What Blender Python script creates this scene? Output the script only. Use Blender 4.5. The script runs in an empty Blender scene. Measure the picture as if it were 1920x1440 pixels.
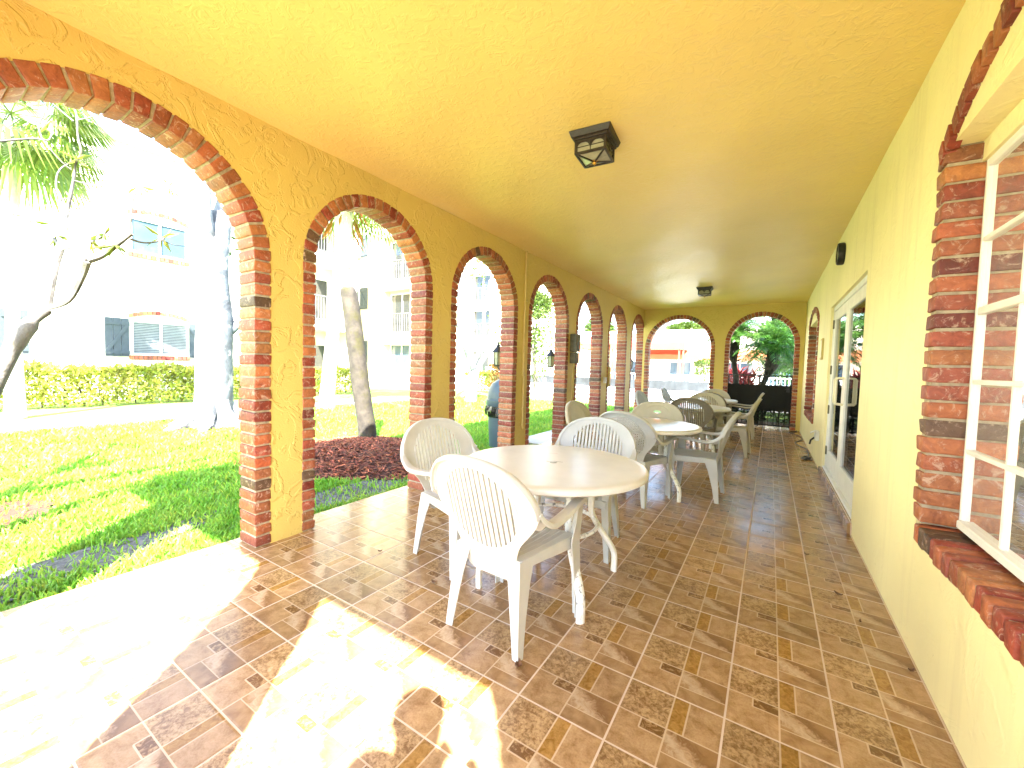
import bpy, bmesh, math, random
import numpy as np
from mathutils import Vector, Matrix
R_ = math.radians
PI = math.pi
rng = random.Random(7)
np.random.seed(7)
S = bpy.context.scene
COL = S.collection

# ------------------------------------------------------------------ camera
FPX, YAW, PIT, ROL, CAMH = 762.0, 0.5652, 0.0461, 0.0273, 1.3
def cam_axes():
    cy, sy, cp, sp = math.cos(YAW), math.sin(YAW), math.cos(PIT), math.sin(PIT)
    w = Vector((-sy*cp, cy*cp, -sp)); r = Vector((cy, sy, 0)); u = r.cross(w)
    return math.cos(ROL)*r + math.sin(ROL)*u, -math.sin(ROL)*r + math.cos(ROL)*u, w
CR, CU, CW = cam_axes()
def at(u, v, axis, val):
    """the world point of photo pixel (u, v) on the plane axis = val"""
    d = CR*((u-960)/FPX) + CU*((720-v)/FPX) + CW
    o = Vector((0, 0, CAMH)); t = (val-o[axis])/d[axis]
    return o + d*t

XR, XL, ZC, YF = 0.616, -2.9176, 2.8753, 11.0919     # right wall, left wall, ceiling, end wall
XO = XL-0.205                                          # outer face of the arcade
YN = -0.25                                             # near end wall
ZG = -0.06                                             # lawn level

# ------------------------------------------------------------------ objects
def tag(o, label=None, cat=None, group=None, kind=None):
    if label: o['label'] = label
    if cat: o['category'] = cat
    if group: o['group'] = group
    if kind: o['kind'] = kind
    return o
def thing(name, loc, label, cat, group=None, rz=0.0):
    o = bpy.data.objects.new(name, None); COL.objects.link(o)
    o.empty_display_size = .2
    o.location = loc; o.rotation_euler = (0, 0, rz)
    return tag(o, label, cat, group)
def copy_tree(o, parent=None):
    c = o.copy(); COL.objects.link(c); c.parent = parent
    for ch in list(o.children): copy_tree(ch, c)
    return c

class MB:
    def __init__(s): s.v = []; s.f = []; s.c = []; s.cur = (1, 1, 1)
    def vert(s, p):
        s.v.append((p[0], p[1], p[2])); s.c.append(s.cur); return len(s.v)-1
    def add(s, vs, fs):
        b = len(s.v)
        for p in vs: s.vert(p)
        for f in fs: s.f.append(tuple(b+i for i in f))
    def box(s, x0, x1, y0, y1, z0, z1):
        s.hexa([(x0,y0,z0),(x1,y0,z0),(x1,y1,z0),(x0,y1,z0),(x0,y0,z1),(x1,y0,z1),(x1,y1,z1),(x0,y1,z1)])
    def hexa(s, p):
        s.add(p, [(3,2,1,0),(4,5,6,7),(0,1,5,4),(1,2,6,5),(2,3,7,6),(3,0,4,7)])
    def obox(s, c, ax, ay, az):
        """box about c with half-extent vectors"""
        c, ax, ay, az = map(Vector, (c, ax, ay, az))
        s.hexa([c-ax-ay-az, c+ax-ay-az, c+ax+ay-az, c-ax+ay-az, c-ax-ay+az, c+ax-ay+az, c+ax+ay+az, c-ax+ay+az])
    def bar(s, a, b, w, h=None, up=(0,0,1)):
        a, b = Vector(a), Vector(b); h = h or w
        d = (b-a); L = d.length; d.normalize(); up = Vector(up)
        if abs(d.dot(up)) > .95: up = Vector((1,0,0))
        x = d.cross(up).normalized(); z = x.cross(d)
        s.obox((a+b)/2, d*(L/2), x*(w/2), z*(h/2))
    def tube(s, pts, rad, n=8, cap=True):
        pts = [Vector(p) for p in pts]
        if not hasattr(rad, '__len__'): rad = [rad]*len(pts)
        b = len(s.v); prev = None; m = len(pts)
        for i, p in enumerate(pts):
            t = (pts[min(i+1, m-1)]-pts[max(i-1, 0)]).normalized()
            if prev is None:
                a = Vector((0,0,1)) if abs(t.z) < .9 else Vector((1,0,0))
                x = t.cross(a).normalized()
            else:
                x = (prev-t*prev.dot(t)).normalized()
            prev = x; y = t.cross(x)
            for k in range(n):
                an = 2*PI*k/n
                s.vert(p+(x*math.cos(an)+y*math.sin(an))*rad[i])
        for i in range(m-1):
            for k in range(n):
                k2 = (k+1) % n
                s.f.append((b+i*n+k, b+i*n+k2, b+(i+1)*n+k2, b+(i+1)*n+k))
        if cap:
            s.f.append(tuple(b+k for k in reversed(range(n)))); s.f.append(tuple(b+(m-1)*n+k for k in range(n)))
    def sweep(s, pts, sections, closed=True, cap=True):
        """sections: list (per point) of list of world points"""
        b = len(s.v); n = len(sections[0]); m = len(sections)
        for sec in sections:
            for p in sec: s.vert(p)
        for i in range(m-1):
            for k in range(n if closed else n-1):
                k2 = (k+1) % n
                s.f.append((b+i*n+k, b+i*n+k2, b+(i+1)*n+k2, b+(i+1)*n+k))
        if cap:
            s.f.append(tuple(b+k for k in reversed(range(n)))); s.f.append(tuple(b+(m-1)*n+k for k in range(n)))
    def lathe(s, prof, c=(0,0,0), n=32, jit=None):
        b = len(s.v); m = len(prof)
        for i, (r, z) in enumerate(prof):
            for k in range(n):
                a = 2*PI*k/n; rr = r*(1+(jit(i, k) if jit else 0))
                s.vert((c[0]+rr*math.cos(a), c[1]+rr*math.sin(a), c[2]+z))
        for i in range(m-1):
            for k in range(n):
                k2 = (k+1) % n
                s.f.append((b+i*n+k, b+i*n+k2, b+(i+1)*n+k2, b+(i+1)*n+k))
        s.f.append(tuple(b+k for k in reversed(range(n)))); s.f.append(tuple(b+(m-1)*n+k for k in range(n)))
    def build(s, name, mat, parent=None, org=None, smooth=False, bevel=0, seg=1, tint=False, recalc=True, angle=40):
        """org: subtracted from every vertex (the thing's base when vertices are in world space)"""
        me = bpy.data.meshes.new(name)
        V = np.array(s.v, dtype=float)
        o_ = Vector((0,0,0)) if org is None else Vector(org)
        V -= np.array(o_)
        me.from_pydata(V.tolist(), [], s.f)
        if tint:
            at_ = me.color_attributes.new('tint', 'FLOAT_COLOR', 'POINT')
            arr = np.ones((len(s.v), 4)); arr[:, :3] = np.array(s.c); at_.data.foreach_set('color', arr.ravel())
        if recalc or bevel:
            bm = bmesh.new(); bm.from_mesh(me)
            if recalc: bmesh.ops.recalc_face_normals(bm, faces=bm.faces)
            if bevel:
                ed = [e for e in bm.edges if len(e.link_faces) == 2 and e.calc_face_angle(0) > .5]
                bmesh.ops.bevel(bm, geom=ed, offset=bevel, segments=seg, affect='EDGES', profile=.5, clamp_overlap=True)
            bm.to_mesh(me); bm.free()
        if smooth:
            me.polygons.foreach_set('use_smooth', [True]*len(me.polygons))
            if angle < 180: me.set_sharp_from_angle(angle=R_(angle))
        me.materials.append(mat)
        o = bpy.data.objects.new(name, me); COL.objects.link(o)
        if parent is not None: o.parent = parent
        elif org is not None: o.location = o_
        return o

# ------------------------------------------------------------------ materials
def newmat(name):
    m = bpy.data.materials.new(name); m.use_nodes = True
    nt = m.node_tree; nt.nodes.clear()
    out = nt.nodes.new('ShaderNodeOutputMaterial'); b = nt.nodes.new('ShaderNodeBsdfPrincipled')
    nt.links.new(b.outputs[0], out.inputs[0])
    return m, nt, b, out
class G:
    """little node-graph helper"""
    def __init__(s, nt): s.nt = nt
    def n(s, t, **kw):
        x = s.nt.nodes.new(t)
        for k, v in kw.items(): setattr(x, k, v)
        return x
    def put(s, sock, v):
        if isinstance(v, bpy.types.NodeSocket): s.nt.links.new(v, sock)
        else: sock.default_value = v
    def math(s, op, a, b=0.0, c=None):
        x = s.n('ShaderNodeMath', operation=op); s.put(x.inputs[0], a); s.put(x.inputs[1], b)
        if c is not None: s.put(x.inputs[2], c)
        return x.outputs[0]
    def noise(s, scale, detail=4, rough=.55, vec=None, dist=0.0, dim='3D'):
        x = s.n('ShaderNodeTexNoise', noise_dimensions=dim); x.inputs['Scale'].default_value = scale
        x.inputs['Detail'].default_value = detail; x.inputs['Roughness'].default_value = rough; x.inputs['Distortion'].default_value = dist
        if vec is not None: s.nt.links.new(vec, x.inputs['Vector'])
        return x.outputs['Fac']
    def ramp(s, fac, stops):
        x = s.n('ShaderNodeValToRGB'); el = x.color_ramp.elements
        while len(el) < len(stops): el.new(.5)
        for e, (p, c) in zip(el, stops):
            e.position = p; e.color = (c, c, c, 1) if not hasattr(c, '__len__') else (c[0], c[1], c[2], 1)
        s.put(x.inputs[0], fac); return x.outputs[0]
    def mix(s, fac, a, b, mode='MIX'):
        x = s.n('ShaderNodeMix', data_type='RGBA', blend_type=mode)
        s.put(x.inputs[0], fac)
        for i, v in ((6, a), (7, b)):
            if isinstance(v, bpy.types.NodeSocket): s.nt.links.new(v, x.inputs[i])
            else: x.inputs[i].default_value = (v[0], v[1], v[2], 1)
        return x.outputs[2]
    def pos(s): return s.n('ShaderNodeNewGeometry').outputs['Position']
    def obj(s): return s.n('ShaderNodeTexCoord').outputs['Object']
    def bump(s, h, strength=.3, dist=.01, normal=None):
        x = s.n('ShaderNodeBump'); x.inputs['Strength'].default_value = strength; x.inputs['Distance'].default_value = dist
        s.put(x.inputs['Height'], h)
        if normal is not None: s.nt.links.new(normal, x.inputs['Normal'])
        return x.outputs[0]
def simple(name, col, rough=.5, var=.12, scale=6, bump=0, bscale=40, metal=0, spec=.5, tint=False, dirt=None):
    m, nt, b, _ = newmat(name); g = G(nt); p = g.obj()
    f = g.noise(scale, 5, vec=p)
    c2 = [x*(1-var*1.6) for x in col]; c1 = [min(1, x*(1+var)) for x in col]
    c = g.mix(g.ramp(f, [(.3, 0), (.7, 1)]), c2, c1)
    if tint:
        a = g.n('ShaderNodeAttribute', attribute_name='tint'); c = g.mix(1, c, a.outputs['Color'], 'MULTIPLY')
    if dirt:
        d = g.ramp(g.noise(dirt[1], 6, .65, vec=p), [(dirt[2], 0), (dirt[2]+.12, 1)])
        c = g.mix(d, c, dirt[0])
    nt.links.new(c, b.inputs['Base Color'])
    b.inputs['Roughness'].default_value = rough; b.inputs['Metallic'].default_value = metal
    b.inputs['Specular IOR Level'].default_value = spec
    if bump:
        nt.links.new(g.bump(g.noise(bscale, 4, vec=p), bump, .01), b.inputs['Normal'])
    return m
def leafmat(name, col, col2, trans=.35, rough=.45, tint=True):
    m, nt, b, out = newmat(name); g = G(nt)
    a = g.n('ShaderNodeAttribute', attribute_name='tint')
    f = g.ramp(g.noise(1.3, 3, vec=g.pos()), [(.35, 0), (.65, 1)])
    c = g.mix(f, col, col2); c = g.mix(1, c, a.outputs['Color'], 'MULTIPLY')
    nt.links.new(c, b.inputs['Base Color']); b.inputs['Roughness'].default_value = rough
    t = g.n('ShaderNodeBsdfTranslucent'); nt.links.new(c, t.inputs[0])
    mx = g.n('ShaderNodeMixShader'); mx.inputs[0].default_value = trans
    nt.links.new(b.outputs[0], mx.inputs[1]); nt.links.new(t.outputs[0], mx.inputs[2]); nt.links.new(mx.outputs[0], out.inputs[0])
    return m
def stucco(name, col, lo, hi, strength, knock=9.0, rough=.5, fine=90, stretch=(1,1,1), dist=.012, streak=False):
    m, nt, b, _ = newmat(name); g = G(nt); p = g.pos()
    mp = g.n('ShaderNodeMapping'); mp.inputs['Scale'].default_value = stretch; nt.links.new(p, mp.inputs['Vector']); q = mp.outputs[0]
    n1 = g.noise(knock, 4, .6, vec=q, dist=1.2)
    k = g.ramp(n1, [(lo, 0), (hi, 1)])
    n2 = g.noise(fine, 3, .6, vec=q)
    n3 = g.noise(knock*.35, 2, vec=q)
    h = g.math('ADD', g.math('MULTIPLY', k, .7), g.math('ADD', g.math('MULTIPLY', n2, .22), g.math('MULTIPLY', n3, .5)))
    nt.links.new(g.bump(h, strength, dist), b.inputs['Normal'])
    f = g.ramp(g.noise(1.1, 5, .6, vec=p), [(.3, 0), (.75, 1)])
    c = g.mix(f, [x*.93 for x in col], [min(1, x*1.04) for x in col])
    # scuffs and stains with a shape of their own
    st = g.ramp(g.noise(5.0, 6, .7, vec=p, dist=.6), [(.69, 0), (.76, 1)])
    c = g.mix(g.math('MULTIPLY', st, .35), c, [col[0]*.45, col[1]*.42, col[2]*.5])
    if streak:     # rain and dirt runs, scuffed foot of the wall
        m2 = g.n('ShaderNodeMapping'); m2.inputs['Scale'].default_value = (9, 9, .55); nt.links.new(p, m2.inputs['Vector'])
        sk1 = g.ramp(g.noise(1.0, 5, .6, vec=m2.outputs[0]), [(.52, 0), (.74, 1)])
        c = g.mix(g.math('MULTIPLY', sk1, .30), c, [col[0]*.66, col[1]*.62, col[2]*.60])
        nk = g.ramp(g.noise(11.0, 6, .75, vec=p, dist=1.5), [(.70, 0), (.74, 1)])
        c = g.mix(g.math('MULTIPLY', nk, .5), c, [.40, .30, .12])
    nt.links.new(c, b.inputs['Base Color']); b.inputs['Roughness'].default_value = rough
    b.inputs['Specular IOR Level'].default_value = .4
    return m
YEL = (.63, .475, .135)
M = {}
M['arcade_stucco'] = stucco('arcade_stucco', YEL, .50, .56, .55, 7.0, .5)
M['ceiling_stucco'] = stucco('ceiling_stucco', (.81, .615, .21), .47, .60, .30, 15.0, .42, 80)
M['house_stucco'] = stucco('house_stucco', (.87, .775, .43), .5, .62, .3, 5.0, .55, streak=True)
M['white_stucco'] = stucco('white_stucco', (.80, .76, .62), .5, .6, .2, 5.0, .7)
M['yellow_outside'] = stucco('yellow_outside', (.80, .72, .48), .5, .6, .2, 5.0, .7)
M['mortar'] = simple('mortar', (.40, .33, .23), .85, .2, 30, .4, 120)
# bricks: fired colour from the per-brick tint, pale bloom, pits
def brickmat():
    m, nt, b, _ = newmat('brick'); g = G(nt); p = g.obj()
    a = g.n('ShaderNodeAttribute', attribute_name='tint').outputs['Color']
    f = g.ramp(g.noise(22, 5, .65, vec=p, dist=.8), [(.3, 0), (.72, 1)])
    c = g.mix(f, g.mix(1, a, (.62, .5, .48), 'MULTIPLY'), g.mix(1, a, (1.35, 1.35, 1.25), 'MULTIPLY'))
    w = g.ramp(g.noise(15, 6, .75, vec=p, dist=1.8), [(.55, 0), (.66, 1)])
    c = g.mix(g.math('MULTIPLY', w, .72), c, (.55, .40, .30))
    k = g.ramp(g.noise(31, 4, .6, vec=p), [(.24, 1), (.31, 0)])
    c = g.mix(g.math('MULTIPLY', k, .55), c, (.05, .03, .025))
    nt.links.new(c, b.inputs['Base Color']); b.inputs['Roughness'].default_value = .56
    h = g.math('ADD', g.noise(45, 4, .6, vec=p), g.math('MULTIPLY', g.noise(14, 3, vec=p), .8))
    nt.links.new(g.bump(h, .55, .008), b.inputs['Normal'])
    return m
M['brick'] = brickmat()
M['brick_pale'] = simple('brick_pale', (1.9, 2.2, 2.4), .7, .25, 9, .2, 40, tint=True)
BRICKS = [(.30,.055,.03),(.36,.09,.035),(.42,.15,.055),(.22,.035,.022),(.34,.11,.05),(.44,.18,.075),(.29,.07,.045),(.20,.035,.025),(.38,.12,.05),(.34,.08,.045),(.30,.06,.035),(.36,.11,.05),(.40,.14,.06),(.33,.09,.04),(.42,.16,.065),(.38,.12,.05),(.30,.07,.04),(.36,.10,.045),(.11,.065,.04)]
# printed porch tile, 0.3475 m square
def tilemat():
    m, nt, b, _ = newmat('porch_tile'); g = G(nt); p = g.pos()
    sx = g.n('ShaderNodeSeparateXYZ'); nt.links.new(p, sx.inputs[0])
    U = g.math('DIVIDE', g.math('ADD', sx.outputs[0], .0835), .3475)
    V = g.math('DIVIDE', g.math('SUBTRACT', sx.outputs[1], 2.0255), .3425)
    u = g.math('FRACT', U); v = g.math('FRACT', V)
    cb = g.n('ShaderNodeCombineXYZ'); nt.links.new(g.math('FLOOR', U), cb.inputs[0]); nt.links.new(g.math('FLOOR', V), cb.inputs[1])
    wn = g.n('ShaderNodeTexWhiteNoise', noise_dimensions='2D'); nt.links.new(cb.outputs[0], wn.inputs['Vector'])
    def rect(a, b_, c, d):
        r = g.math('MULTIPLY', g.math('GREATER_THAN', u, a), g.math('LESS_THAN', u, b_))
        return g.math('MULTIPLY', r, g.math('MULTIPLY', g.math('GREATER_THAN', v, c), g.math('LESS_THAN', v, d)))
    soft = g.noise(16, 6, .65, vec=p, dist=.5); rough = g.noise(62, 4, .75, vec=p, dist=.6); mid = g.noise(42, 5, .65, vec=p, dist=1.0)
    fine_ = g.noise(130, 3, .7, vec=p)
    plain = g.mix(g.ramp(g.math('ADD', g.math('MULTIPLY', soft, .7), g.math('MULTIPLY', fine_, .3)), [(.36, 0), (.64, 1)]), (.24, .13, .052), (.47, .295, .15))
    c = plain
    A = g.mix(g.ramp(g.math('ADD', g.math('MULTIPLY', rough, .6), g.math('MULTIPLY', soft, .4)), [(.42, 0), (.58, 1)]), (.185, .098, .038), (.46, .295, .145))
    c = g.mix(rect(0, .5, .5, 1), c, A)
    C = g.mix(g.ramp(mid, [(.48, 0), (.66, 1)]), (.15, .07, .025), (.42, .26, .12))
    c = g.mix(rect(.25, .5, .36, .5), c, C)
    D = g.mix(g.ramp(mid, [(.35, 0), (.7, 1)]), (.22, .105, .02), (.42, .235, .07))
    c = g.mix(rect(.5, .66, .5, 1), c, D)
    # marbled swoosh: the same print on every tile
    dg = g.math('ADD', g.math('MULTIPLY', u, 1.0), g.math('MULTIPLY', v, 1.35)); dg = g.math('ADD', dg, g.math('ADD', g.math('MULTIPLY', g.noise(24, 7, .72, vec=p, dist=1.4), .62), -.20))
    F = g.ramp(g.math('MULTIPLY', dg, .5), [(.0, (.22,.115,.045)), (.49, (.32,.185,.085)), (.57, (.56,.42,.28)), (.635, (.44,.29,.165)), (.70, (.16,.075,.028)), (.79, (.27,.145,.06))])
    F = g.mix(g.math('MULTIPLY', g.ramp(mid, [(.4, 0), (.7, 1)]), .35), F, (.20, .105, .042))
    F = g.mix(.2, F, plain)
    c = g.mix(rect(.5, 1, .2, .5), c, F)
    Gs = g.mix(g.ramp(soft, [(.3, 0), (.7, 1)]), (.22, .118, .048), (.40, .245, .12))
    c = g.mix(rect(.5, 1, 0, .2), c, Gs)
    lw = .0085
    L = rect(.5-lw, .5+lw, 0, 1)
    for q in ((0,1,.5-lw,.5+lw), (.66-lw,.66+lw,.5,1), (.25-lw,.25+lw,.36,.5), (.25,.5,.36-lw,.36+lw), (.5,1,.2-lw*.7,.2+lw*.7)):
        L = g.math('MAXIMUM', L, rect(*q))
    c = g.mix(g.math('MULTIPLY', L, .75), c, (.60, .44, .29))
    v_ = g.math('MULTIPLY', g.math('ADD', .80, g.math('MULTIPLY', wn.outputs['Value'], .36)), g.math('ADD', .86, g.math('MULTIPLY', g.noise(.9, 5, .6, vec=p), .28)))
    mv = g.n('ShaderNodeCombineColor'); [nt.links.new(v_, mv.inputs[i]) for i in range(3)]
    c = g.mix(1, c, mv.outputs[0], 'MULTIPLY')
    e = g.math('MINIMUM', g.math('MINIMUM', u, g.math('SUBTRACT', 1.0, u)), g.math('MINIMUM', v, g.math('SUBTRACT', 1.0, v)))
    gr = g.math('LESS_THAN', e, .0105)
    c = g.mix(gr, c, g.mix(g.noise(3, 3, vec=p), (.46, .33, .23), (.66, .53, .42)))
    nt.links.new(c, b.inputs['Base Color'])
    ro = g.math('ADD', g.math('ADD', .13, g.math('MULTIPLY', g.noise(5, 4, vec=p), .20)), g.math('MULTIPLY', gr, .4)); nt.links.new(ro, b.inputs['Roughness'])
    h = g.math('ADD', g.math('MULTIPLY', g.ramp(e, [(.005, 0), (.03, 1)]), 1.0), g.math('MULTIPLY', soft, .25))
    h = g.math('SUBTRACT', h, g.math('MULTIPLY', L, .35))
    nt.links.new(g.bump(h, .35, .003), b.inputs['Normal'])
    return m
M['porch_tile'] = tilemat()
M['white_plastic'] = simple('white_plastic', (.54, .535, .51), .38, .05, 9, .08, 160, dirt=((.50,.45,.36), 9, .70))
M['grey_plastic'] = simple('grey_plastic', (.46, .465, .46), .4, .05, 9, .08, 160, dirt=((.42,.38,.30), 9, .70))
M['beige_plastic'] = simple('beige_plastic', (.46, .41, .29), .4, .06, 9, .08, 160, dirt=((.42,.36,.24), 9, .70))
M['taupe_plastic'] = simple('taupe_plastic', (.20, .17, .12), .42, .08, 9, .08, 160)
M['table_top'] = simple('table_top', (.68, .66, .62), .30, .05, 5, .05, 90, dirt=((.62,.47,.42), 7, .63))
M['table_leg'] = simple('table_leg', (.80, .79, .75), .35, .05, 9)
M['chipped_leg'] = simple('chipped_leg', (.82, .82, .80), .4, .04, 9, .2, 60, dirt=((.12,.13,.14), 34, .54))
M['lamp_metal'] = simple('lamp_metal', (.022, .015, .012), .45, .4, 30, .3, 60, spec=.6)
M['brass'] = simple('brass', (.55, .30, .06), .35, .1, 30, metal=.8)
M['black_metal'] = simple('black_metal', (.012, .012, .013), .5, .3, 30)
M['black_screen'] = simple('black_screen', (.002, .0025, .002), .8, .5, 9, .3, 40)
M['dark_wood'] = simple('dark_wood', (.03, .025, .02), .6)
M['white_paint'] = simple('white_paint', (.80, .80, .78), .4, .05, 8, .06, 50)
M['cream_paint'] = simple('cream_paint', (.78, .72, .52), .45, .06, 8, .06, 50)
M['shutter_blue'] = simple('shutter_blue', (.05, .066, .078), .6, .12, 12)
M['blind'] = simple('blind', (.20, .225, .235), .6)
def sheer():
    m, nt, b, out = newmat('sheer_screen'); g = G(nt); b.inputs['Base Color'].default_value = (.008,.009,.008,1); b.inputs['Roughness'].default_value = .9
    t = g.n('ShaderNodeBsdfTransparent'); mx = g.n('ShaderNodeMixShader'); mx.inputs[0].default_value = .9
    nt.links.new(t.outputs[0], mx.inputs[1]); nt.links.new(b.outputs[0], mx.inputs[2]); nt.links.new(mx.outputs[0], out.inputs[0]); return m
M['sheer_screen'] = sheer()
M['room'] = simple('room', (.30, .29, .27), .7)
M['curtain'] = simple('curtain', (.72, .72, .70), .8, .06, 3)
M['can_blue'] = simple('can_blue', (.055, .085, .105), .45, .08, 5, .05, 60)
M['bag_black'] = simple('bag_black', (.012, .012, .014), .25, .3, 20, .6, 25, spec=.7)
M['conduit'] = simple('conduit', (.55, .42, .14), .5, .08, 10)
M['box_grey'] = simple('box_grey', (.10, .09, .05), .6, .2, 20)
M['outlet'] = simple('outlet', (.70, .70, .66), .4)
M['cord'] = simple('cord', (.015, .014, .013), .5)
M['dry_leaf'] = simple('dry_leaf', (.14, .06, .025), .7, .3, 40)
M['bark_grey'] = simple('bark_grey', (.10, .11, .125), .85, .4, 4, .9, 18, dirt=((.40,.40,.38), 3.5, .53))
M['bark_plumeria'] = simple('bark_plumeria', (.13, .125, .12), .8, .4, 6, .6, 40, dirt=((.075,.065,.018), 4, .55))
M['bark_palm'] = simple('bark_palm', (.50, .48, .43), .85, .2, 5, .6, 25)
M['bark_stump'] = simple('bark_stump', (.044, .037, .029), .9, .4, 7, .9, 26, dirt=((.035,.032,.010), 3.2, .50))
M['bark_dark'] = simple('bark_dark', (.014, .011, .008), .95, .4, 9, 1, 30)
M['twig'] = simple('twig', (.10, .085, .07), .8)
M['concrete'] = simple('concrete', (.58, .56, .51), .85, .08, 3, .2, 60)
M['paver'] = simple('paver', (.32, .29, .25), .85, .1, 3, .2, 60)
M['deck'] = simple('deck', (.62, .60, .56), .8, .06, 2, .1, 60)
M['sand'] = simple('sand', (.15, .145, .14), .95, .45, 14, 1.0, 40, dirt=((.055,.042,.028), 16, .50))
M['mulch_soil'] = simple('mulch_soil', (.085, .030, .015), .95, .4, 20, 1, 40)
M['mulch'] = simple('mulch', (.21, .060, .026), .9, .3, 30, tint=True)
M['awning_red'] = simple('awning_red', (.40, .065, .035), .75, .08, 3)
M['awning_orange'] = simple('awning_orange', (.40, .12, .045), .75, .08, 3)
M['railing_grey'] = simple('railing_grey', (.10, .10, .10), .5)
M['fence_white'] = simple('fence_white', (.70, .70, .68), .5)
M['windscreen'] = simple('windscreen', (.022, .028, .032), .8, .35, 1.2, .5, 3)
M['skin'] = simple('skin', (.50, .30, .21), .55)
M['shirt'] = simple('shirt', (.16, .20, .30), .8)
M['trousers'] = simple('trousers', (.05, .06, .09), .85)
M['hair'] = simple('hair', (.03, .02, .015), .6)
M['leaf_hedge'] = leafmat('leaf_hedge', (.20, .26, .03), (.38, .39, .09))
M['leaf_tree'] = leafmat('leaf_tree', (.045, .09, .010), (.09, .14, .02))
M['leaf_dark'] = leafmat('leaf_dark', (.015, .05, .010), (.035, .09, .018))
M['leaf_palm'] = leafmat('leaf_palm', (.026, .105, .014), (.085, .18, .03), .4, .35)
M['leaf_fan'] = leafmat('leaf_fan', (.075, .135, .016), (.16, .23, .04), .4, .4)
M['leaf_red'] = leafmat('leaf_red', (.16, .015, .025), (.26, .04, .035))
M['leaf_croton'] = leafmat('leaf_croton', (.18, .06, .02), (.17, .14, .03))
M['leaf_yellow'] = leafmat('leaf_yellow', (.10, .14, .015), (.20, .22, .03))
M['grass'] = leafmat('grass', (.155, .40, .035), (.27, .47, .07), .45, .5)
def lawnmat():
    m, nt, b, _ = newmat('lawn'); g = G(nt); p = g.pos()
    f = g.noise(60, 5, .7, vec=p); f2 = g.noise(1.6, 5, .6, vec=p)
    c = g.mix(g.ramp(f, [(.3, 0), (.7, 1)]), (.14, .28, .03), (.30, .44, .10))
    c = g.mix(g.ramp(f2, [(.5, 0), (.75, .6)]), c, (.32, .32, .12))
    nt.links.new(c, b.inputs['Base Color']); b.inputs['Roughness'].default_value = .9
    nt.links.new(g.bump(f, 1.0, .03), b.inputs['Normal']); return m
M['lawn'] = lawnmat()
def glassmat(name, tint=(1,1,1), base=.9, dust=.01):
    m, nt, b, out = newmat(name); g = G(nt); nt.nodes.remove(b)
    t = g.n('ShaderNodeBsdfTransparent'); t.inputs[0].default_value = (tint[0]*base, tint[1]*base, tint[2]*base, 1)
    gl = g.n('ShaderNodeBsdfGlossy'); gl.inputs['Roughness'].default_value = .015; gl.inputs[0].default_value = (1,1,1,1)
    fr = g.n('ShaderNodeFresnel'); fr.inputs[0].default_value = 1.36
    mx = g.n('ShaderNodeMixShader'); nt.links.new(fr.outputs[0], mx.inputs[0]); nt.links.new(t.outputs[0], mx.inputs[1]); nt.links.new(gl.outputs[0], mx.inputs[2])
    d = g.n('ShaderNodeBsdfDiffuse'); d.inputs[0].default_value = (.8, .8, .78, 1); m2 = g.n('ShaderNodeMixShader')     # a film of dust and smears
    nt.links.new(g.math('MULTIPLY', g.ramp(g.noise(6, 5, .7, vec=g.obj(), dist=.8), [(.3, .25), (.7, 1)]), dust), m2.inputs[0])
    nt.links.new(mx.outputs[0], m2.inputs[1]); nt.links.new(d.outputs[0], m2.inputs[2]); nt.links.new(m2.outputs[0], out.inputs[0]); return m
M['glass'] = glassmat('glass', dust=.16)
M['glass_dark'] = glassmat('glass_dark', (.75,.85,.9), .35)
def panemat(name, col):
    m, nt, b, out = newmat(name); b.inputs['Base Color'].default_value = (*col, 1); b.inputs['Roughness'].default_value = .05; b.inputs['Specular IOR Level'].default_value = .8
    return m
M['pane_far'] = panemat('pane_far', (.022, .027, .032))
M['pane_pale'] = panemat('pane_pale', (.055, .095, .14))
M['lamp_glass'] = simple('lamp_glass', (.36, .35, .25), .25, .15, 14)

# ------------------------------------------------------------------ bricks and arched walls
def brick_template():
    bm = bmesh.new(); bmesh.ops.create_cube(bm, size=1)
    for v in bm.verts: v.co.x *= .10; v.co.y *= .205; v.co.z *= .066
    bmesh.ops.bevel(bm, geom=list(bm.edges), offset=.006, segments=2, affect='EDGES', profile=.6)
    vs = [(v.co.x/.10+.5, v.co.y/.205+.5, v.co.z/.066+.5) for v in bm.verts]; bm.verts.index_update()
    fs = [tuple(v.index for v in f.verts) for f in bm.faces]; bm.free(); return vs, fs
BT_V, BT_F = brick_template()
def put_brick(mb, p):
    """p: eight corners, order as hexa(); bevelled brick inside them"""
    k_ = rng.uniform(.66, 1.05); mb.cur = tuple(c*k_*rng.uniform(.93, 1.07) for c in rng.choice(BRICKS))
    P = [Vector(q) for q in p]; j = lambda: rng.uniform(-.0035, .0035)
    P = [q+Vector((j(), j(), j())) for q in P]
    vs = []
    for a, b, c in BT_V:
        q = ((P[0]*(1-a)+P[1]*a)*(1-b)+(P[3]*(1-a)+P[2]*a)*b)*(1-c)+((P[4]*(1-a)+P[5]*a)*(1-b)+(P[7]*(1-a)+P[6]*a)*b)*c
        vs.append(q)
    mb.add(vs, BT_F); mb.cur = (1,1,1)
def mk(axis):
    """(along, depth, z) -> world; axis 'y': wall runs along y, depth is x"""
    return (lambda a, d, z: (d, a, z)) if axis == 'y' else (lambda a, d, z: (a, d, z))
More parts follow.
